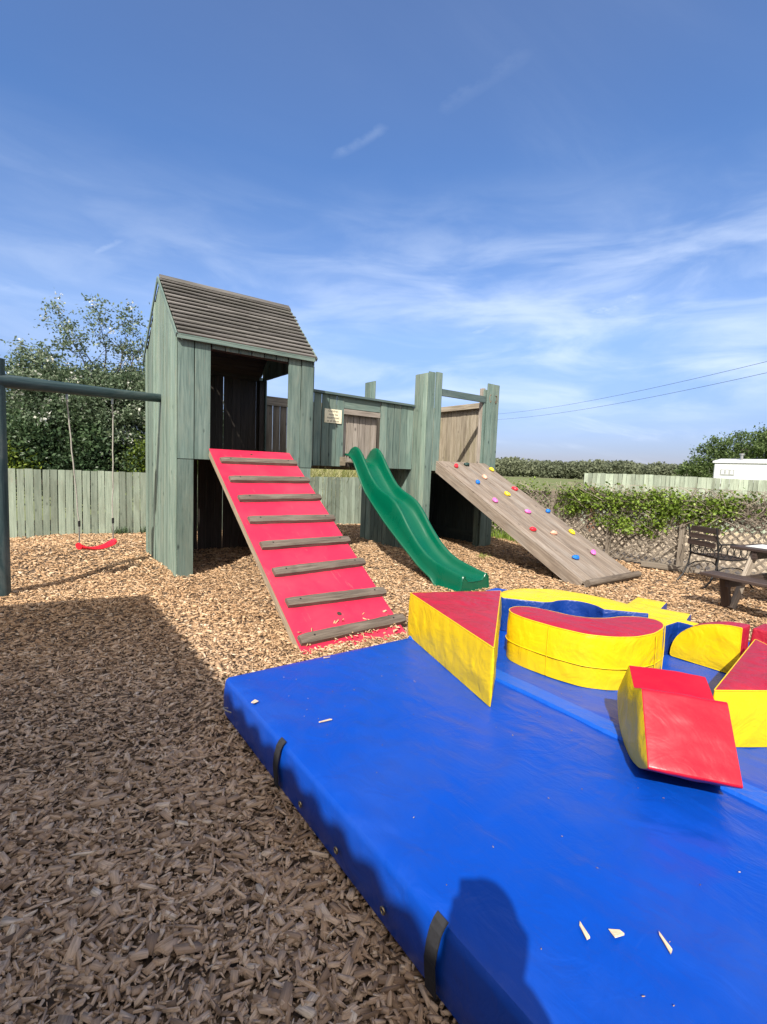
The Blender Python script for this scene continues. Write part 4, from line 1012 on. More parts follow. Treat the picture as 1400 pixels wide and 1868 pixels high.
# ------------------------------------------------------------------ foliage
LEAFD = leafmat('dark_glossy_leaves', [(0, (.025, .05, .022)), (.4, (.055, .10, .045)), (.8, (.10, .155, .07)), (1, (.19, .25, .13))], .3, .38)
LEAFH = leafmat('hawthorn_leaves', [(0, (.045, .075, .038)), (.4, (.105, .155, .085)), (.8, (.195, .25, .155)), (1, (.35, .40, .29))], .35, .45)
LEAFY = leafmat('lime_leaves', [(0, (.05, .08, .012)), (.5, (.13, .19, .022)), (1, (.26, .33, .05))], .4, .5)
LEAFI = leafmat('bright_hedge_leaves', [(0, (.06, .10, .016)), (.4, (.17, .26, .035)), (.8, (.31, .43, .07)), (1, (.46, .54, .17))], .4, .45)
BLOS = leafmat('hawthorn_blossom', [(0, (.62, .62, .52)), (1, (.84, .84, .78))], .3, .7)
OAKL = leafmat('oak_leaves', [(0, (.04, .07, .022)), (.5, (.095, .145, .045)), (1, (.17, .23, .08))], .35, .6)
FARL = leafmat('hazed_wood_leaves', [(0, (.10, .12, .075)), (.5, (.165, .185, .115)), (1, (.225, .245, .155))], .3, .9)  # paled so that the leaf colour carries the distance haze
DRY = leafmat('dry_grass', [(0, (.15, .19, .04)), (.45, (.30, .32, .09)), (.7, (.55, .50, .25)), (1, (.75, .70, .42))], .3, .8)
def leaves(name, C, size, mat, parent, var=None, up=.4, aspect=.55, quadn=None):
    n = len(C); nrm = rng.normal(size=(n, 3)); nrm[:, 2] += up*2; nrm /= np.linalg.norm(nrm, axis=1)[:, None]
    a = np.cross(nrm, rng.normal(size=(n, 3))); a /= np.linalg.norm(a, axis=1)[:, None]; b_ = np.cross(nrm, a)
    s_ = size*rng.uniform(.6, 1.35, (n, 1)); L = a*s_*.5; Wd = b_*s_*.5*aspect
    V = np.stack([C-L, C+Wd-L*.1+nrm*s_*.06, C+L, C-Wd-L*.1+nrm*s_*.06], 1)
    if var is None: var = rng.random(n)
    return quadmesh(name, V, 4, [(0, 1, 2, 3)], var, mat, parent)
def crown_points(ells, nclump, per, cr, shell=.6):
    """clumps distributed in the ellipsoids -> points and per-point clump tone"""
    P, Tn = [], []
    vol = np.array([e[3]*e[4]*e[5] for e in ells]); vol = vol/vol.sum()
    ids = rng.choice(len(ells), nclump, p=vol)
    for i in ids:
        e = ells[i]; d = rng.normal(size=3); d /= np.linalg.norm(d); r_ = rng.uniform(shell**3, 1)**(1/3) if rng.random() < .75 else rng.random()
        c = np.array(e[:3])+d*r_*np.array(e[3:6]); k = int(per*rng.uniform(.5, 1.5))
        q = c+rng.normal(size=(k, 3))*cr*rng.uniform(.5, 1.2)*np.array([1, 1, .65])
        P.append(q); Tn.append(np.full(k, rng.normal(0, .16)))
    return np.concatenate(P), np.concatenate(Tn)
def branch(mb, p, d, L, r_, depth, tips, spread=.6, up=.15):
    pts = [p]; q = p; dd = d.normalized(); rr = [r_]
    for i in range(4):
        dd = (dd+Vector((random.gauss(0, .16), random.gauss(0, .16), random.gauss(0, .12)+up*.3))).normalized(); q = q+dd*L/4; pts.append(q); rr.append(r_*(1-.13*(i+1)))
    mb.tube(pts, rr, 7 if depth > 1 else 4)
    tips.append(q)
    if depth <= 0: return
    for k in range(random.choice((2, 3, 3))):
        a = random.choice(pts[2:]); e = (dd+Vector((random.gauss(0, spread), random.gauss(0, spread), random.gauss(0, spread*.6)+up))).normalized()
        branch(mb, a, e, L*random.uniform(.55, .8), r_*.52, depth-1, tips, spread, up)
def tree(name, base, ells, nclump, per, cr, lsize, mat, label, cat='tree', trunk_r=.14, H=2.5, group=None, blossom=0, extra=None, airy=None, depth=4, cut=None):
    t = thing(name, base, label, cat, group); mb = MB(); tips = []
    for k in range(1):
        branch(mb, Vector(base)+Vector((k*.25, 0, -.1)), Vector((random.gauss(0, .15), random.gauss(0, .15), 1)), H*.78, trunk_r, depth, tips, .65, .12)
    mb.build('trunk', BARK, t, sm=60)
    if airy:
        for (a, b_) in airy: 
            tp = []; mb = MB(); branch(mb, Vector(a), Vector(b_)-Vector(a), (Vector(b_)-Vector(a)).length*.60, .02, 2, tp, .55, .0); tips += tp*3; mb.build('limb', BARK, t, sm=60)
    P, Tn = crown_points(ells, nclump, per, cr)
    if airy:
        Q = np.array([list(q) for q in tips[-200:]]); k = 16; Q = np.repeat(Q, k, 0)+rng.normal(size=(len(Q)*k, 3))*.10; P = np.concatenate([P, Q]); Tn = np.concatenate([Tn, rng.normal(.1, .1, len(Q))])
    keep = P[:, 2] > .1
    if cut: keep &= cut(P)
    P, Tn = P[keep], Tn[keep]
    leaves('foliage', P, lsize, mat, t, var=(rng.beta(2, 2, len(P))*.75+.12+Tn).clip(0, 1))
    if blossom:
        fr = np.argsort(P[:, 1]+P[:, 0]*.7+rng.normal(0, .5, len(P)))[:len(P)//3]; ids = rng.choice(fr, blossom); c = P[ids]; k = 14; c = np.repeat(c, k, 0)+rng.normal(size=(len(c)*k, 3))*.06
        leaves('blossom', c, .05, BLOS, t, aspect=.9)
    return t
G_T = 'hawthorn trees behind the left fence'
cutf = lambda P: P[:, 1] > 11.35
tree('hawthorn_tree', (.55, 13.6, 0), [(.55, 13.4, 2.3, .95, 1.3, 1.20), (.0, 13.3, 2.4, .50, .8, 1.0), (.25, 13.4, 3.2, .6, .8, .5)], 560, 74, .16, .07, LEAFH,
     'grey green hawthorn with white blossom, leftmost behind the swing', trunk_r=.10, H=1.6, group=G_T, blossom=85, airy=[((.0, 13.5, 3.0), (-.05, 13.3, 3.8)), ((.4, 13.5, 3.1), (.55, 13.3, 4.0))], cut=cutf)
tree('hawthorn_tree', (1.9, 13.4, 0), [(1.75, 13.3, 2.5, 1.25, 1.2, 1.25), (2.3, 13.2, 2.9, 1.0, 1.0, .85), (1.35, 13.3, 3.1, .7, .8, .5)], 580, 74, .17, .07, LEAFH,
     'tallest airy hawthorn with arching twigs beside the tower wall', trunk_r=.11, H=1.9, group=G_T, blossom=80, airy=[((1.4, 13.3, 3.2), (1.15, 13.2, 4.7)), ((1.6, 13.2, 3.2), (1.9, 13.0, 4.6)), ((1.2, 13.3, 3.3), (.8, 13.2, 4.2)), ((1.9, 13.2, 3.1), (2.4, 13.0, 4.4)), ((1.45, 13.3, 3.4), (1.5, 13.2, 4.8))], cut=cutf)
tree('hawthorn_tree', (4.3, 13.8, 0), [(3.7, 13.6, 2.2, 1.0, 1.1, 1.1), (4.4, 13.8, 1.8, .8, 1.0, .9)], 220, 60, .2, .08, LEAFH,
     'short hawthorn mostly hidden behind the roofed tower', trunk_r=.10, H=1.4, group=G_T, blossom=60, cut=cutf)
tree('laurel_bush', (.8, 12.6, 0), [(.6, 12.5, 1.45, 1.1, .75, 1.05), (1.4, 12.4, 1.2, .9, .6, .8)], 330, 55, .17, .085, LEAFD,
     'dark green glossy laurel bush in the middle behind the fence', 'bush', trunk_r=.05, H=1.0, cut=cutf, depth=3)
tree('laurel_bush', (-.55, 12.7, 0), [(-.35, 12.5, 1.5, .55, .7, .85), (-1.3, 12.6, 1.2, .7, .6, .7)], 200, 55, .18, .085, LEAFD,
     'dark green laurel bush at the left frame edge behind the swing post', 'bush', trunk_r=.05, H=1.0, cut=cutf, depth=3)
tree('lime_green_shrub', (2.2, 12.2, 0), [(2.3, 12.1, 1.35, .6, .5, .8), (3.0, 12.3, 1.3, .7, .5, .7)], 170, 50, .14, .07, LEAFY,
     'yellow green shrub above the fence beside the tower', 'shrub', trunk_r=.04, H=.9, cut=cutf, depth=2)
tree('lime_green_shrub', (-.55, 12.0, 0), [(-.5, 11.95, 1.25, .6, .4, .38)], 70, 45, .13, .07, LEAFY,
     'yellow green shrub above the fence behind the swing post', 'shrub', trunk_r=.03, H=.7, cut=cutf, depth=2)
# right oak by caravan
tree('oak_tree', (47.5, 16.3, 0), [(47.8, 15.6, 4.0, 2.6, 2.6, 1.9), (46.0, 17.3, 3.0, 1.6, 1.8, 1.5), (49.0, 13.0, 4.2, 2.6, 2.6, 2.0), (50, 9.8, 3.8, 3.0, 3.0, 2.2), (45.2, 18.3, 2.6, 1.1, 1.1, .9)], 620, 55, .38, .21, OAKL,
     'broad green oak tree rising behind the white caravan', trunk_r=.32, H=3.0, depth=4)

# hedge on the lattice
def hedge():
    t = thing('overgrown_hedge', (8.9, 5.2, 0), 'overgrown bright green hedge with tangled bare stems climbing over the lattice fence', 'hedge')
    pl = [(9.2, 8.9), (8.95, 6.2), (8.86, 4.9), (8.8, 3.6), (8.88, 2.2), (8.95, .9)]
    def line(u):
        u = u*(len(pl)-1); i = min(int(u), len(pl)-2); f_ = u-i; return pl[i][0]*(1-f_)+pl[i+1][0]*f_, pl[i][1]*(1-f_)+pl[i+1][1]*f_
    mb = MB()
    for k in range(3000):
        u = random.random()**.9*.98; x, y = line(u); x += random.gauss(.05, .10)
        z = random.uniform(.0, 1.1) if u < .62 else random.uniform(.85, 1.2)
        if u < .62 and random.random() < .35: z = random.uniform(.95, 1.2)
        d = Vector((random.gauss(0, .25), random.choice((-1, 1))*random.uniform(.3, 1), random.uniform(-.4, 1))).normalized()
        p = Vector((x, y, z)); L = random.uniform(.2, .6); pts = [p]
        for i in range(4): d = (d+Vector((random.gauss(0, .2), random.gauss(0, .25), random.gauss(-.05, .25)))).normalized(); p = p+d*L/4; p.z = max(.02, min(p.z, 1.38)); pts.append(p)
        mb.tube(pts, [random.uniform(.0025, .006)]*4+[.0015], 3)
    mb.build('stems', LATT, t)
    BL = leafmat('dry_brown_leaves', [(0, (.05, .04, .02)), (.6, (.13, .11, .05)), (1, (.22, .19, .09))], .2, .8)
    Q = []  # brown leaves, put in to darken the shaded gaps behind the lattice
    for k in range(150):
        u = .02+.60*random.random()**1.2; x, y = line(u); c = np.array([x+.18, y, random.uniform(.05 if u < .38 else .55, 1.1)]); Q.append(c+rng.normal(size=(34, 3))*np.array([.08, .13, .12]))
    for k in range(50):
        u = .6+.38*random.random(); x, y = line(u); c = np.array([x+.25, y, random.uniform(.75, 1.15)]); Q.append(c+rng.normal(size=(26, 3))*np.array([.08, .13, .08]))
    Q = np.concatenate(Q); Q = Q[Q[:, 2] > .0]; leaves('dry_leaves', Q, .045, BL, t)
    C = []; Tn = []
    def clump(u, z, n, r_, dx=-.05, tone=0):
        x, y = line(u); c = np.array([x+dx+rng.normal(0, .05), y, z]); C.append(c+rng.normal(size=(n, 3))*np.array([r_*.8, r_, r_*.8])); Tn.append(np.full(n, tone+rng.normal(0, .1)))
    for k in range(85): clump(.26+.44*rng.random(), 1.10+.06*rng.normal(), 42, .085)
    for k in range(46):
        u = .28+.40*rng.random(); clump(u, 1.0-.30*rng.random()**1.5*(1.2 if u < .42 else .8), 42, .08)
    for k in range(16): clump(.40+.08*rng.random(), .55+.25*rng.random(), 36, .07)
    for k in range(9): clump(.50+.06*rng.random(), .55+.2*rng.random(), 30, .06)
    for k in range(12): clump(.22+.06*rng.random(), .8+.3*rng.random(), 30, .07)
    for k in range(110): clump(.02+.96*rng.random(), 1.18+.05*rng.normal(), 16, .09, tone=-.2)
    for k in range(22): clump(.66+.3*rng.random(), 1.22+.04*rng.normal(), 12, .08, tone=-.1)
    for k in range(30): clump(.02+.2*rng.random(), .1+.25*rng.random(), 18, .07, tone=-.2)
    C = np.concatenate(C); Tn = np.concatenate(Tn)
    leaves('leaves', C, .055, LEAFI, t, var=(rng.beta(2, 2, len(C))*.8+.1+Tn).clip(0, 1), aspect=.75)
hedge()
# dry leaf layer low behind the lattice, left part
def tufts(name, pts, n, h, spread, mat, label, cat, kind='stuff', width=.006):
    P = np.array(pts)[rng.integers(0, len(pts), n)]+np.stack([rng.normal(0, spread[0], n), rng.normal(0, spread[1], n), np.zeros(n)], -1)
    hh = h*rng.uniform(.4, 1.2, n); lean = rng.normal(0, .28, (n, 2))*hh[:, None]; a = rng.uniform(0, 6.28, n); w = np.stack([np.cos(a), np.sin(a), a*0], -1)*width
    m_ = P+np.stack([lean[:, 0]*.35, lean[:, 1]*.35, hh*.6], -1); tp = P+np.stack([lean[:, 0], lean[:, 1], hh], -1)
    V = np.stack([P-w, P+w, m_+w*.7, m_-w*.7, m_-w*.7, m_+w*.7, tp+w*.15, tp-w*.15], 1)
    o = quadmesh(name, V, 8, [(0, 1, 2, 3), (4, 5, 6, 7)], rng.random(n), mat); return tag(o, label, cat, kind=kind)
tufts('tall_grass', [(x, y, -.05) for x in np.linspace(4.5, 9.5, 30) for y in (12.2, 13, 14, 15.2)], 26000, 1.5, (.35, .35), DRY, 'tall dry grass growing behind the fence under the bridge', 'grass', width=.009)
tufts('weeds', [(8.85, y, 0) for y in np.linspace(5.6, 8.8, 12)]+[(8.6, 8.4, 0), (8.45, 7.9, 0)], 1300, .22, (.10, .12), LEAFI, 'green weeds along the foot of the lattice fence', 'weeds', width=.006)
tufts('weeds', [(6.5, 5.9, 0), (6.55, 5.95, 0)], 60, .06, (.05, .05), LEAFI, 'tiny green weeds sprouting from chips beside the slide', 'weeds', width=.006)
tufts('weeds', [(x, 10.93, 0) for x in (1.5, 1.95, 2.0, 1.4)], 160, .14, (.07, .03), LEAFD, 'small weeds at the foot of the green fence beside the tower', 'weeds', width=.006)

# far wood
def far_wood():
    P, Tn = [], []
    for k in range(420):
        az = R(random.uniform(18, 82)); D = random.uniform(285, 350); c = np.array([math.sin(az)*D, math.cos(az)*D, 0]); h = random.uniform(9.6, 11.2)*(1+.06*math.sin(az*31)); wd = random.uniform(4, 11)
        n = 420; d = rng.normal(size=(n, 3)); d /= np.linalg.norm(d, axis=1)[:, None]; r_ = rng.uniform(.6, 1, (n, 1))
        q = c+d*r_*np.array([wd, wd, h*.5]); q[:, 2] += h*.5; P.append(q); Tn.append(np.full(n, rng.normal(0, .17)))
    P = np.concatenate(P); Tn = np.concatenate(Tn); P[:, 2] = np.abs(P[:, 2])
    o = leaves('far_wood', P, 1.15, FARL, None, var=(rng.beta(2, 2, len(P))*.7+.15+Tn).clip(0, 1), aspect=.9)
    tag(o, 'long low belt of pale green woodland on the horizon', 'woodland', kind='stuff')
far_wood()
# pale track along the wood
def track():
    vs = []; fs = []
    for i in range(40):
        az = R(15+i*70/39)
        for D in (262, 272): vs.append((math.sin(az)*D, math.cos(az)*D, -.05))
    for i in range(39): fs.append((2*i, 2*i+1, 2*i+3, 2*i+2))
    me = bpy.data.meshes.new('path'); me.from_pydata(vs, [], fs); tag(link('path', me, plain('pale_track', (.40, .36, .26), .9)), kind='structure')
track()

# ------------------------------------------------------------------ caravan
def caravan():
    t = thing('static_caravan', (30.5, 5.5, 0), 'white static caravan with roof flue beyond the tall green fence', 'caravan')
    a = Vector((29.5, 10.9, 0)); d = Vector((.12, -1, 0)).normalized(); n = Vector((-d.y, d.x, 0)); n = n if n.x > 0 else -n; L = 11
    s = MB(); s.box(a+d*L/2+n*1.5+Vector((0, 0, 1.45)), (L, 3.0, 2.1), (d, n, Vector((0, 0, 1)))); s.build('body', WHITEM, t, bev=.05)
    vs = []; 
    s = MB()
    for (w0, z) in ((0, 0),):
        c = a+d*L/2+n*1.5
        P = lambda u, v, z: tuple(c+d*u+n*v+Vector((0, 0, z)))
        h = L/2+.06; v = 1.56
        s.add([P(-h, -v, 2.5), P(h, -v, 2.5), P(h, v, 2.5), P(-h, v, 2.5), P(-h, -v, 2.6), P(h, -v, 2.6), P(h, v, 2.6), P(-h, v, 2.6), P(-h, 0, 2.78), P(h, 0, 2.78)],
              [(0, 1, 5, 4), (2, 3, 7, 6), (0, 4, 8, 7, 3), (1, 2, 6, 9, 5), (4, 5, 9, 8), (8, 9, 6, 7), (0, 3, 2, 1)], [(0, 0, 0)]*10)
    s.build('roof', plain('caravan_roof', (.62, .63, .65), .5), t)
    s = MB(); q = a+d*1.0+n*.9+Vector((0, 0, 2.6)); s.tube([q, q+Vector((0, 0, .36))], .07, 12); s.tube([q+Vector((0, 0, .36)), q+Vector((0, 0, .44))], .12, 12); s.build('flue', GALV, t, sm=50)
    fr = MB(); c = a+d*.62-n*.012+Vector((0, 0, 2.02)); fr.box(c, (.62, .03, .30), (d, n, Vector((0, 0, 1)))); o = fr.build('vent', plain('vent_grey', (.35, .36, .36), .5), t)
    for k in range(3):
        g_ = MB(); g_.box(c+d*(-.2+.2*k)-n*.02, (.11, .012, .20), (d, n, Vector((0, 0, 1)))); g_.build('louvre', WHITEM, o)
    w = MB(); w.box(a+d*6-n*.01+Vector((0, 0, 1.7)), (1.6, .03, .9), (d, n, Vector((0, 0, 1)))); w.build('window', plain('caravan_glass', (.05, .06, .07), .1), t)
    gm = plain('block_grey', (.3, .3, .29), .9)
    for k in range(4): s = MB(); s.box(a+d*(1+3*k)+n*1.5+Vector((0, 0, .18)), (.4, 2.4, .5), (d, n, Vector((0, 0, 1)))); s.build('support', gm, t)
caravan()

# ------------------------------------------------------------------ power line
def wires():
    def pole(x, y, label):
        t = thing('utility_pole', (x, y, 0), label, 'utility pole')
        s = MB(); s.tube([(x, y, -.5), (x, y, 10.9)], [.16, .11], 12); s.build('mast', BARK, t, sm=60)
        s = MB(); s.box((x, y, 10.3), (1.3, .12, .12), grain=0); s.build('crossarm', BARK, t)
    pole(62, 62.5, 'distant timber power line pole hidden beyond the lookout tower')
    pole(35.5, 6.0, 'timber power line pole standing beyond the right frame edge')
    for i, (z0, z1, lb) in enumerate(((8.9, 11.6, 'upper of the two sagging overhead power cables'), (8.2, 10.75, 'lower of the two sagging overhead power cables'))):
        A_ = Vector((35.5, 6.0, z0+.55)); B_ = Vector((62, 62.5, z1-.2)); pts = []
        for k in range(31):
            u = k/30; p = A_.lerp(B_, u); p.z -= 4*u*(1-u)*1.1; pts.append(p)
        s = MB(); s.tube(pts, .013, 5); tag(s.build('power_cable', BLACKM, None, sm=60), lb, 'power cable', 'overhead power cables')
wires()

# ------------------------------------------------------------------ chair
def chair():
    t = thing('garden_chair', (8.1, 2.8, 0), 'small slatted garden chair with scrolled black iron arms beside the lattice', 'chair')
    a = Vector((8.05, 3.19, 0)); b_ = Vector((7.80, 2.73, 0)); wv = (b_-a).normalized(); fv = Vector((-wv.y, wv.x, 0)); fv = fv if fv.x > 0 else -fv; Wd = (b_-a).length
    O = a; P = lambda u, v, z: O+wv*u+fv*v+Vector((0, 0, z))
    for k, z in enumerate((.80, .70, .60)):
        s = MB(); s.box(P(Wd/2, .0-.02*(k), z), (Wd-.01, .018, .078), (wv, fv, Vector((0, 0, 1))), grain=0); s.build('back_slat', TABLEW, t, bev=.003)
    for k in range(5):
        s = MB(); s.box(P(Wd/2, .06+k*.095, .42-.012*math.sin(k/4*math.pi)), (Wd+.0, .08, .02), (wv, fv, Vector((0, 0, 1))), grain=0); s.build('seat_slat', TABLEW, t, bev=.003)
    s = MB()
    for k in range(4):
        cc = P(.08+k*(Wd-.16)/3, -.01, .485); s.tube([cc+wv*(.045*math.cos(q))+Vector((0, 0, .042*math.sin(q))) for q in [i*math.pi/8 for i in range(17)]], .006, 5, cap=False)
    s.tube([P(0, 0, .54), P(Wd, 0, .54)], .007, 6); s.tube([P(0, 0, .435), P(Wd, 0, .435)], .007, 6)
    s.build('back_scrollwork', BLACKM, t, sm=60)
    for u in (0, Wd):
        s = MB(); s.tube([P(u, -.16, 0), P(u, -.07, .10), P(u, .0, .27), P(u, .02, .42), P(u, .0, .6), P(u, -.05, .85)], .013, 7)
        s.tube([P(u, .62, 0), P(u, .52, .10), P(u, .46, .26), P(u, .48, .40)], .013, 7)
        s.tube([P(u, .02, .42), P(u, .25, .40), P(u, .50, .42)], .012, 6); s.tube([P(u, .0, .62), P(u, .25, .63), P(u, .46, .60), P(u, .53, .54), P(u, .50, .44)], .012, 6)
        s.tube([P(u, -.02, .22), P(u, .1, .28), P(u, .25, .30), P(u, .4, .28), P(u, .5, .20)], .009, 6)
        for k in range(4):
            cc = P(u, .10+k*.105, .515); s.tube([cc+fv*(.048*math.cos(q))+Vector((0, 0, .075*math.sin(q))) for q in [i*math.pi/8 for i in range(17)]], .006, 5, cap=False)
        s.build('end_frame', BLACKM, t, sm=60)
chair()

# ------------------------------------------------------------------ picnic table
def picnic():
    t = thing('picnic_table', (8.6, 1.6, 0), 'dark brown timber picnic table with a paper sheet at the right frame edge', 'picnic table')
    c0 = Vector((7.42, 2.30, 0)); d = Vector((-.12, -.99, 0)).normalized(); n = Vector((.99, -.12, 0)).normalized(); L = 1.7
    P = lambda u, v, z: c0+d*u+n*v+Vector((0, 0, z))
    Zv = Vector((0, 0, 1))
    s = MB()
    for k in range(5): s.box(P(L/2, -.30+k*.148, .70), (L+.0, .142, .035), (d, n, Zv), grain=0)
    s.build('tabletop', TABLEW, t, bev=.006)
    for v in (-.84, .84):
        s = MB()
        for k in (-.075, .075): s.box(P(L/2, v+k, .41), (L, .145, .035), (d, n, Zv), grain=0)
        s.build('bench_seat', TABLEW, t, bev=.006)
    for u in (.22, L-.28):
        for sg in (-1, 1):
            s = MB(); s.board(P(u, sg*.66, 0), P(u, sg*.22, .68), .095, .045, n); s.build('leg', LATT if (sg < 0 and u < 1) else TABLEW, t, bev=.004)
        s = MB(); s.box(P(u+.045, 0, .345), (.045, 1.80, .095), (d, n, Zv), grain=1); s.build('seat_bearer', TABLEW, t)
        s = MB(); s.box(P(u+.045, 0, .635), (.045, .70, .09), (d, n, Zv), grain=1); s.build('top_bearer', TABLEW, t)
        for v in (-.62,):
            s = MB(); s.board(P(u-.05, v-.04, 0), P(u-.05, v-.16, .39), .09, .05, d); s.build('seat_leg', TABLEW, t)
    m, nt, b = newmat('printed_paper'); tc = nt.nodes.new('ShaderNodeTexCoord'); q = nnoise(nt, tc.outputs['Object'], 14, 3, .6)
    nt.links.new(ramp(nt, q, [(.45, (.80, .80, .78)), (.60, (.72, .76, .74)), (.68, (.35, .48, .46))]), b.inputs['Base Color']); b.inputs['Roughness'].default_value = .5
    s = MB(); s.box(P(.40, .0, .7205), (.60, .42, .004), (d, n, Zv)); o = s.build('paper_sheet', m, None)
    tag(o, 'white printed paper sheet lying on the picnic table', 'paper')
picnic()

# ------------------------------------------------------------------ building behind / left of the photographer (casts the big shadow)
def building():
    EH = 3.0; k = 1.19
    ex = 1.02-.862*EH; ey = 5.80-.762*EH                  # eave corner
    t = thing('pantiled_outbuilding', (ex-3, ey-5, 0), 'low rendered outbuilding with corrugated tile roof behind the photographer', 'building')
    rend = plain('cream_render', (.55, .50, .42), .85, 0, .12, 3, .2); tile = plain('clay_pantile', (.30, .13, .08), .75, 0, .3, 6, .3)
    Wd, L, rise = 5.2, 10.5, .165
    w0 = ex-.30; gy = ey-.20
    s = MB(); s.box((w0-(Wd-.6)/2, gy-L/2, 1.42), (Wd-.6, L, 2.90)); s.build('wall', rend, t)
    vs = [(w0, gy, 2.87), (w0-(Wd-.6), gy, 2.87), (w0-(Wd-.6)/2, gy, 2.87+rise*(Wd-.6)/2), (w0, gy-L, 2.87), (w0-(Wd-.6), gy-L, 2.87), (w0-(Wd-.6)/2, gy-L, 2.87+rise*(Wd-.6)/2)]
    me = bpy.data.meshes.new('gable'); me.from_pydata(vs, [], [(0, 1, 2), (3, 5, 4), (0, 2, 5, 3), (2, 1, 4, 5)]); link('gable', me, rend, t)
    def slope(sg):
        nu = 110; us = np.linspace(0, L+.25, nu*2); vs = []; fs = []
        rows_ = [0, .5, 1.]; half = Wd/2
        for j, r_ in enumerate(rows_):
            for u in us:
                x = ex-half*r_ if sg > 0 else ex-Wd+half*r_
                z = EH+rise*half*r_+.013*math.sin(u/.21*2*math.pi)
                dx = .012*math.sin(u/.21*2*math.pi) if j == 0 else 0
                vs.append((x+dx*sg, ey-u, z))
        nn_ = len(us)
        for j in range(2):
            for i in range(nn_-1): fs.append((j*nn_+i, j*nn_+i+1, (j+1)*nn_+i+1, (j+1)*nn_+i))
        me = bpy.data.meshes.new('roof'); me.from_pydata(vs, [], fs); smooth(me, 60); o = link('roof', me, tile, t)
        md = o.modifiers.new('s', 'SOLIDIFY'); md.thickness = .02
    slope(1); slope(-1)
    s = MB(); s.tube([(ex+.03, ey-.05, EH-.07), (ex+.03, ey-L, EH-.07)], .0, 4) if False else None
    d_ = MB(); d_.box((w0+.012, 0.2, 1.0), (.04, .9, 2.0)); o = d_.build('door', plain('door_green', (.05, .12, .09), .4), t)
    h = MB(); h.tube([(w0+.04, .52, 1.0), (w0+.08, .52, 1.0), (w0+.08, .42, 1.0)], .01, 8); h.build('handle', GALV, o)
    w_ = MB(); w_.box((w0+.01, 2.0, 1.5), (.04, 1.1, .9)); o = w_.build('window', plain('dark_glass', (.03, .035, .04), .08), t)
    f_ = MB()
    for (dy, dz, sy, sz) in ((0, .47, 1.2, .06), (0, -.47, 1.2, .06), (-.57, 0, .06, .9), (.57, 0, .06, .9), (0, 0, .04, .9)): f_.box((w0+.03, 2.0+dy, 1.5+dz), (.05, sy, sz))
    f_.build('frame', WHITEM, o)
building()

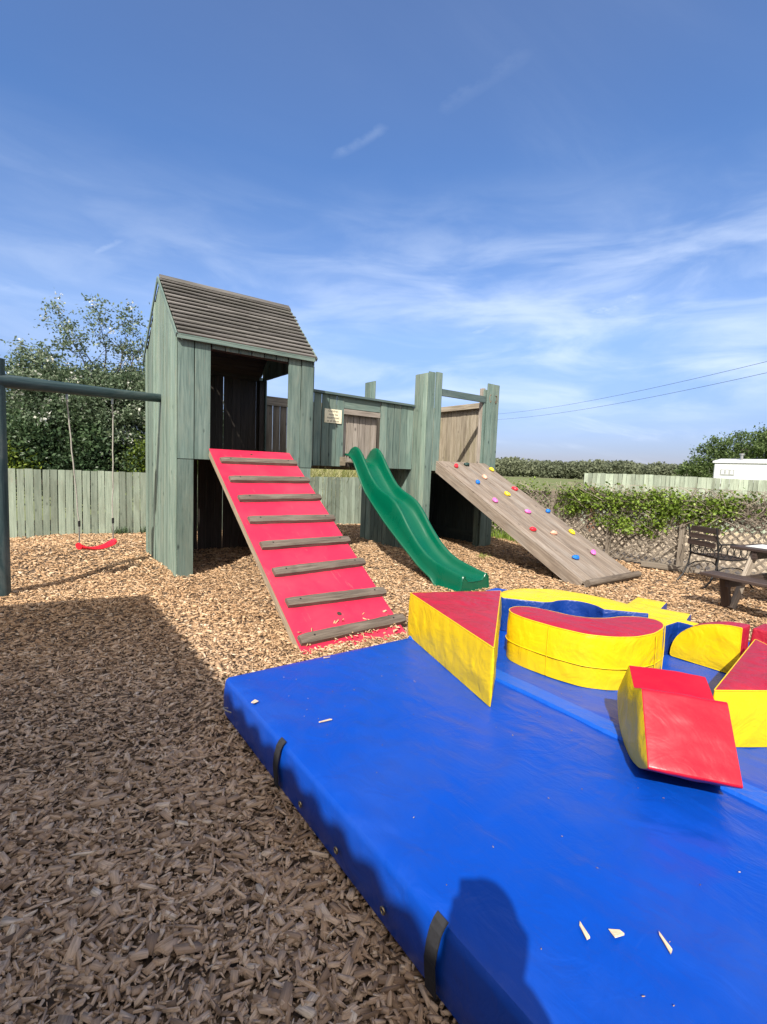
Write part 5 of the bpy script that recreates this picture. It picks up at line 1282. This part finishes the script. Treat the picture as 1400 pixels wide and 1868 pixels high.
# ------------------------------------------------------------------ photographer (only the shadow shows)
def person():
    hx, hy = PX, PY; fd = Vector((.588, .809, 0)); rd = Vector((.809, -.588, 0)); B = Vector((hx, hy, 0))
    t = thing('person', (hx, hy, 0), 'person in a dark jacket standing behind the camera holding up a phone', 'person')
    P = lambda r_, f_, z: B+rd*r_+fd*f_+Vector((0, 0, z))
    grip = lambda s_: Vector((0, 0, 1.5))+rd*(.040*s_)+fd*-.030+Vector((0, 0, -.07))
    J = {}; vs = []; es = []; rs = []
    def add(n, p, r_, par=None):
        J[n] = len(vs); vs.append(tuple(p)); rs.append(r_)
        if par: es.append((J[par], J[n]))
    add('pel', P(0, -.02, .93), .130); add('waist', P(0, -.02, 1.08), .112, 'pel'); add('chest', P(0, -.02, 1.26), .120, 'waist'); add('top', P(0, -.03, 1.37), .10, 'chest')
    add('neck', P(0, -.02, 1.44), .058, 'top'); add('skull', P(0, .0, 1.52), .088, 'neck'); add('crown', P(0, -.015, 1.60), .070, 'skull')
    for s_, n in ((-1, 'l'), (1, 'r')):
        add(n+'sh', P(.115*s_, -.03, 1.33), .055, 'top'); add(n+'el', P(.105*s_, .06, 1.13), .042, n+'sh'); 
        g_ = grip(s_); add(n+'wr', g_+fd*-.06+Vector((0, 0, -.05))+rd*.02*s_, .030, n+'el'); add(n+'pm', g_+rd*.012*s_+fd*-.02+Vector((0, 0, -.02)), .026, n+'wr')
        add(n+'hip', P(.10*s_, -.02, .88), .105, 'pel'); add(n+'kn', P(.11*s_, .01, .48), .065, n+'hip'); add(n+'an', P(.12*s_, -.03, .09), .045, n+'kn'); add(n+'to', P(.13*s_, .13, .04), .035, n+'an')
    me = bpy.data.meshes.new('body'); me.from_pydata(vs, es, []); o = link('body', me, plain('navy_clothing', (.03, .035, .06), .8), t)
    m = o.modifiers.new('skin', 'SKIN'); m.use_smooth_shade = True
    for i, r_ in enumerate(rs): me.skin_vertices[0].data[i].radius = (r_, r_)
    me.skin_vertices[0].data[0].use_root = True
    o.modifiers.new('sub', 'SUBSURF').levels = 2; o.modifiers['sub'].render_levels = 2
    skin = plain('skin', (.55, .34, .25), .55)
    # fingers: short chains around the phone edges
    for s_ in (-1, 1):
        hnd = MB()
        for k in range(4):
            b0 = grip(s_)+rd*.012*s_+fd*-.012+Vector((0, 0, .028-.019*k)); ln = (.9, 1.0, .95, .75)[k]
            hnd.tube([b0, b0+rd*-.004*s_+fd*.012, b0+rd*-.020*s_*ln+fd*.016, b0+rd*-.034*s_*ln+fd*.014], [.008, .0078, .007, .0055], 8)
        b0 = grip(s_)+fd*-.03+Vector((0, 0, -.03)); hnd.tube([b0+rd*.008*s_, b0+rd*-.008*s_+Vector((0, 0, .022)), b0+rd*-.022*s_+Vector((0, 0, .042))], [.010, .009, .007], 8)
        hnd.build('fingers', skin, o, sm=80)
    # hair
    bm = bmesh.new(); bmesh.ops.create_icosphere(bm, subdivisions=3, radius=1)
    for v in bm.verts:
        c = v.co; q = Vector((c.x*.096*(1.25 if c.z < 0 else 1), c.y*.100, c.z*(.112 if c.z > 0 else .20))); 
        if c.y > .3 and c.z < .35: q.y *= .62
        v.co = P(q.x, q.y-.015, 1.545+q.z)
    mh = bpy.data.meshes.new('hair'); bm.to_mesh(mh); bm.free(); smooth(mh, 180); link('hair', mh, plain('brown_hair', (.05, .03, .02), .6, 0, .3, 60), o)
    f_ = MB(); f_.tube([P(0, .085, 1.545), P(0, .108, 1.52), P(0, .095, 1.508)], [.008, .013, .010], 8); f_.tube([P(-.03, .088, 1.55), P(-.03, .094, 1.55)], .010, 8); f_.tube([P(.03, .088, 1.55), P(.03, .094, 1.55)], .010, 8); f_.tube([P(-.022, .09, 1.472), P(0, .097, 1.47), P(.022, .09, 1.472)], .006, 6)
    f_.build('face', skin, o, sm=80)
    ph = MB(); ph.box(Vector((0, 0, 1.5))+fwd*-.018-up*.060, (.072, .150, .008), (rt, up, fwd)); po = ph.build('phone', BLACKM, None, bev=.003)
    tag(po, 'black phone held up by the photographer', 'phone')
PX, PY = -.106, -.155
person()
for o in bpy.data.objects:
    if o.type == 'MESH' and o.data.users == 1: o.data.name = o.name
print('objects', len(bpy.data.objects))
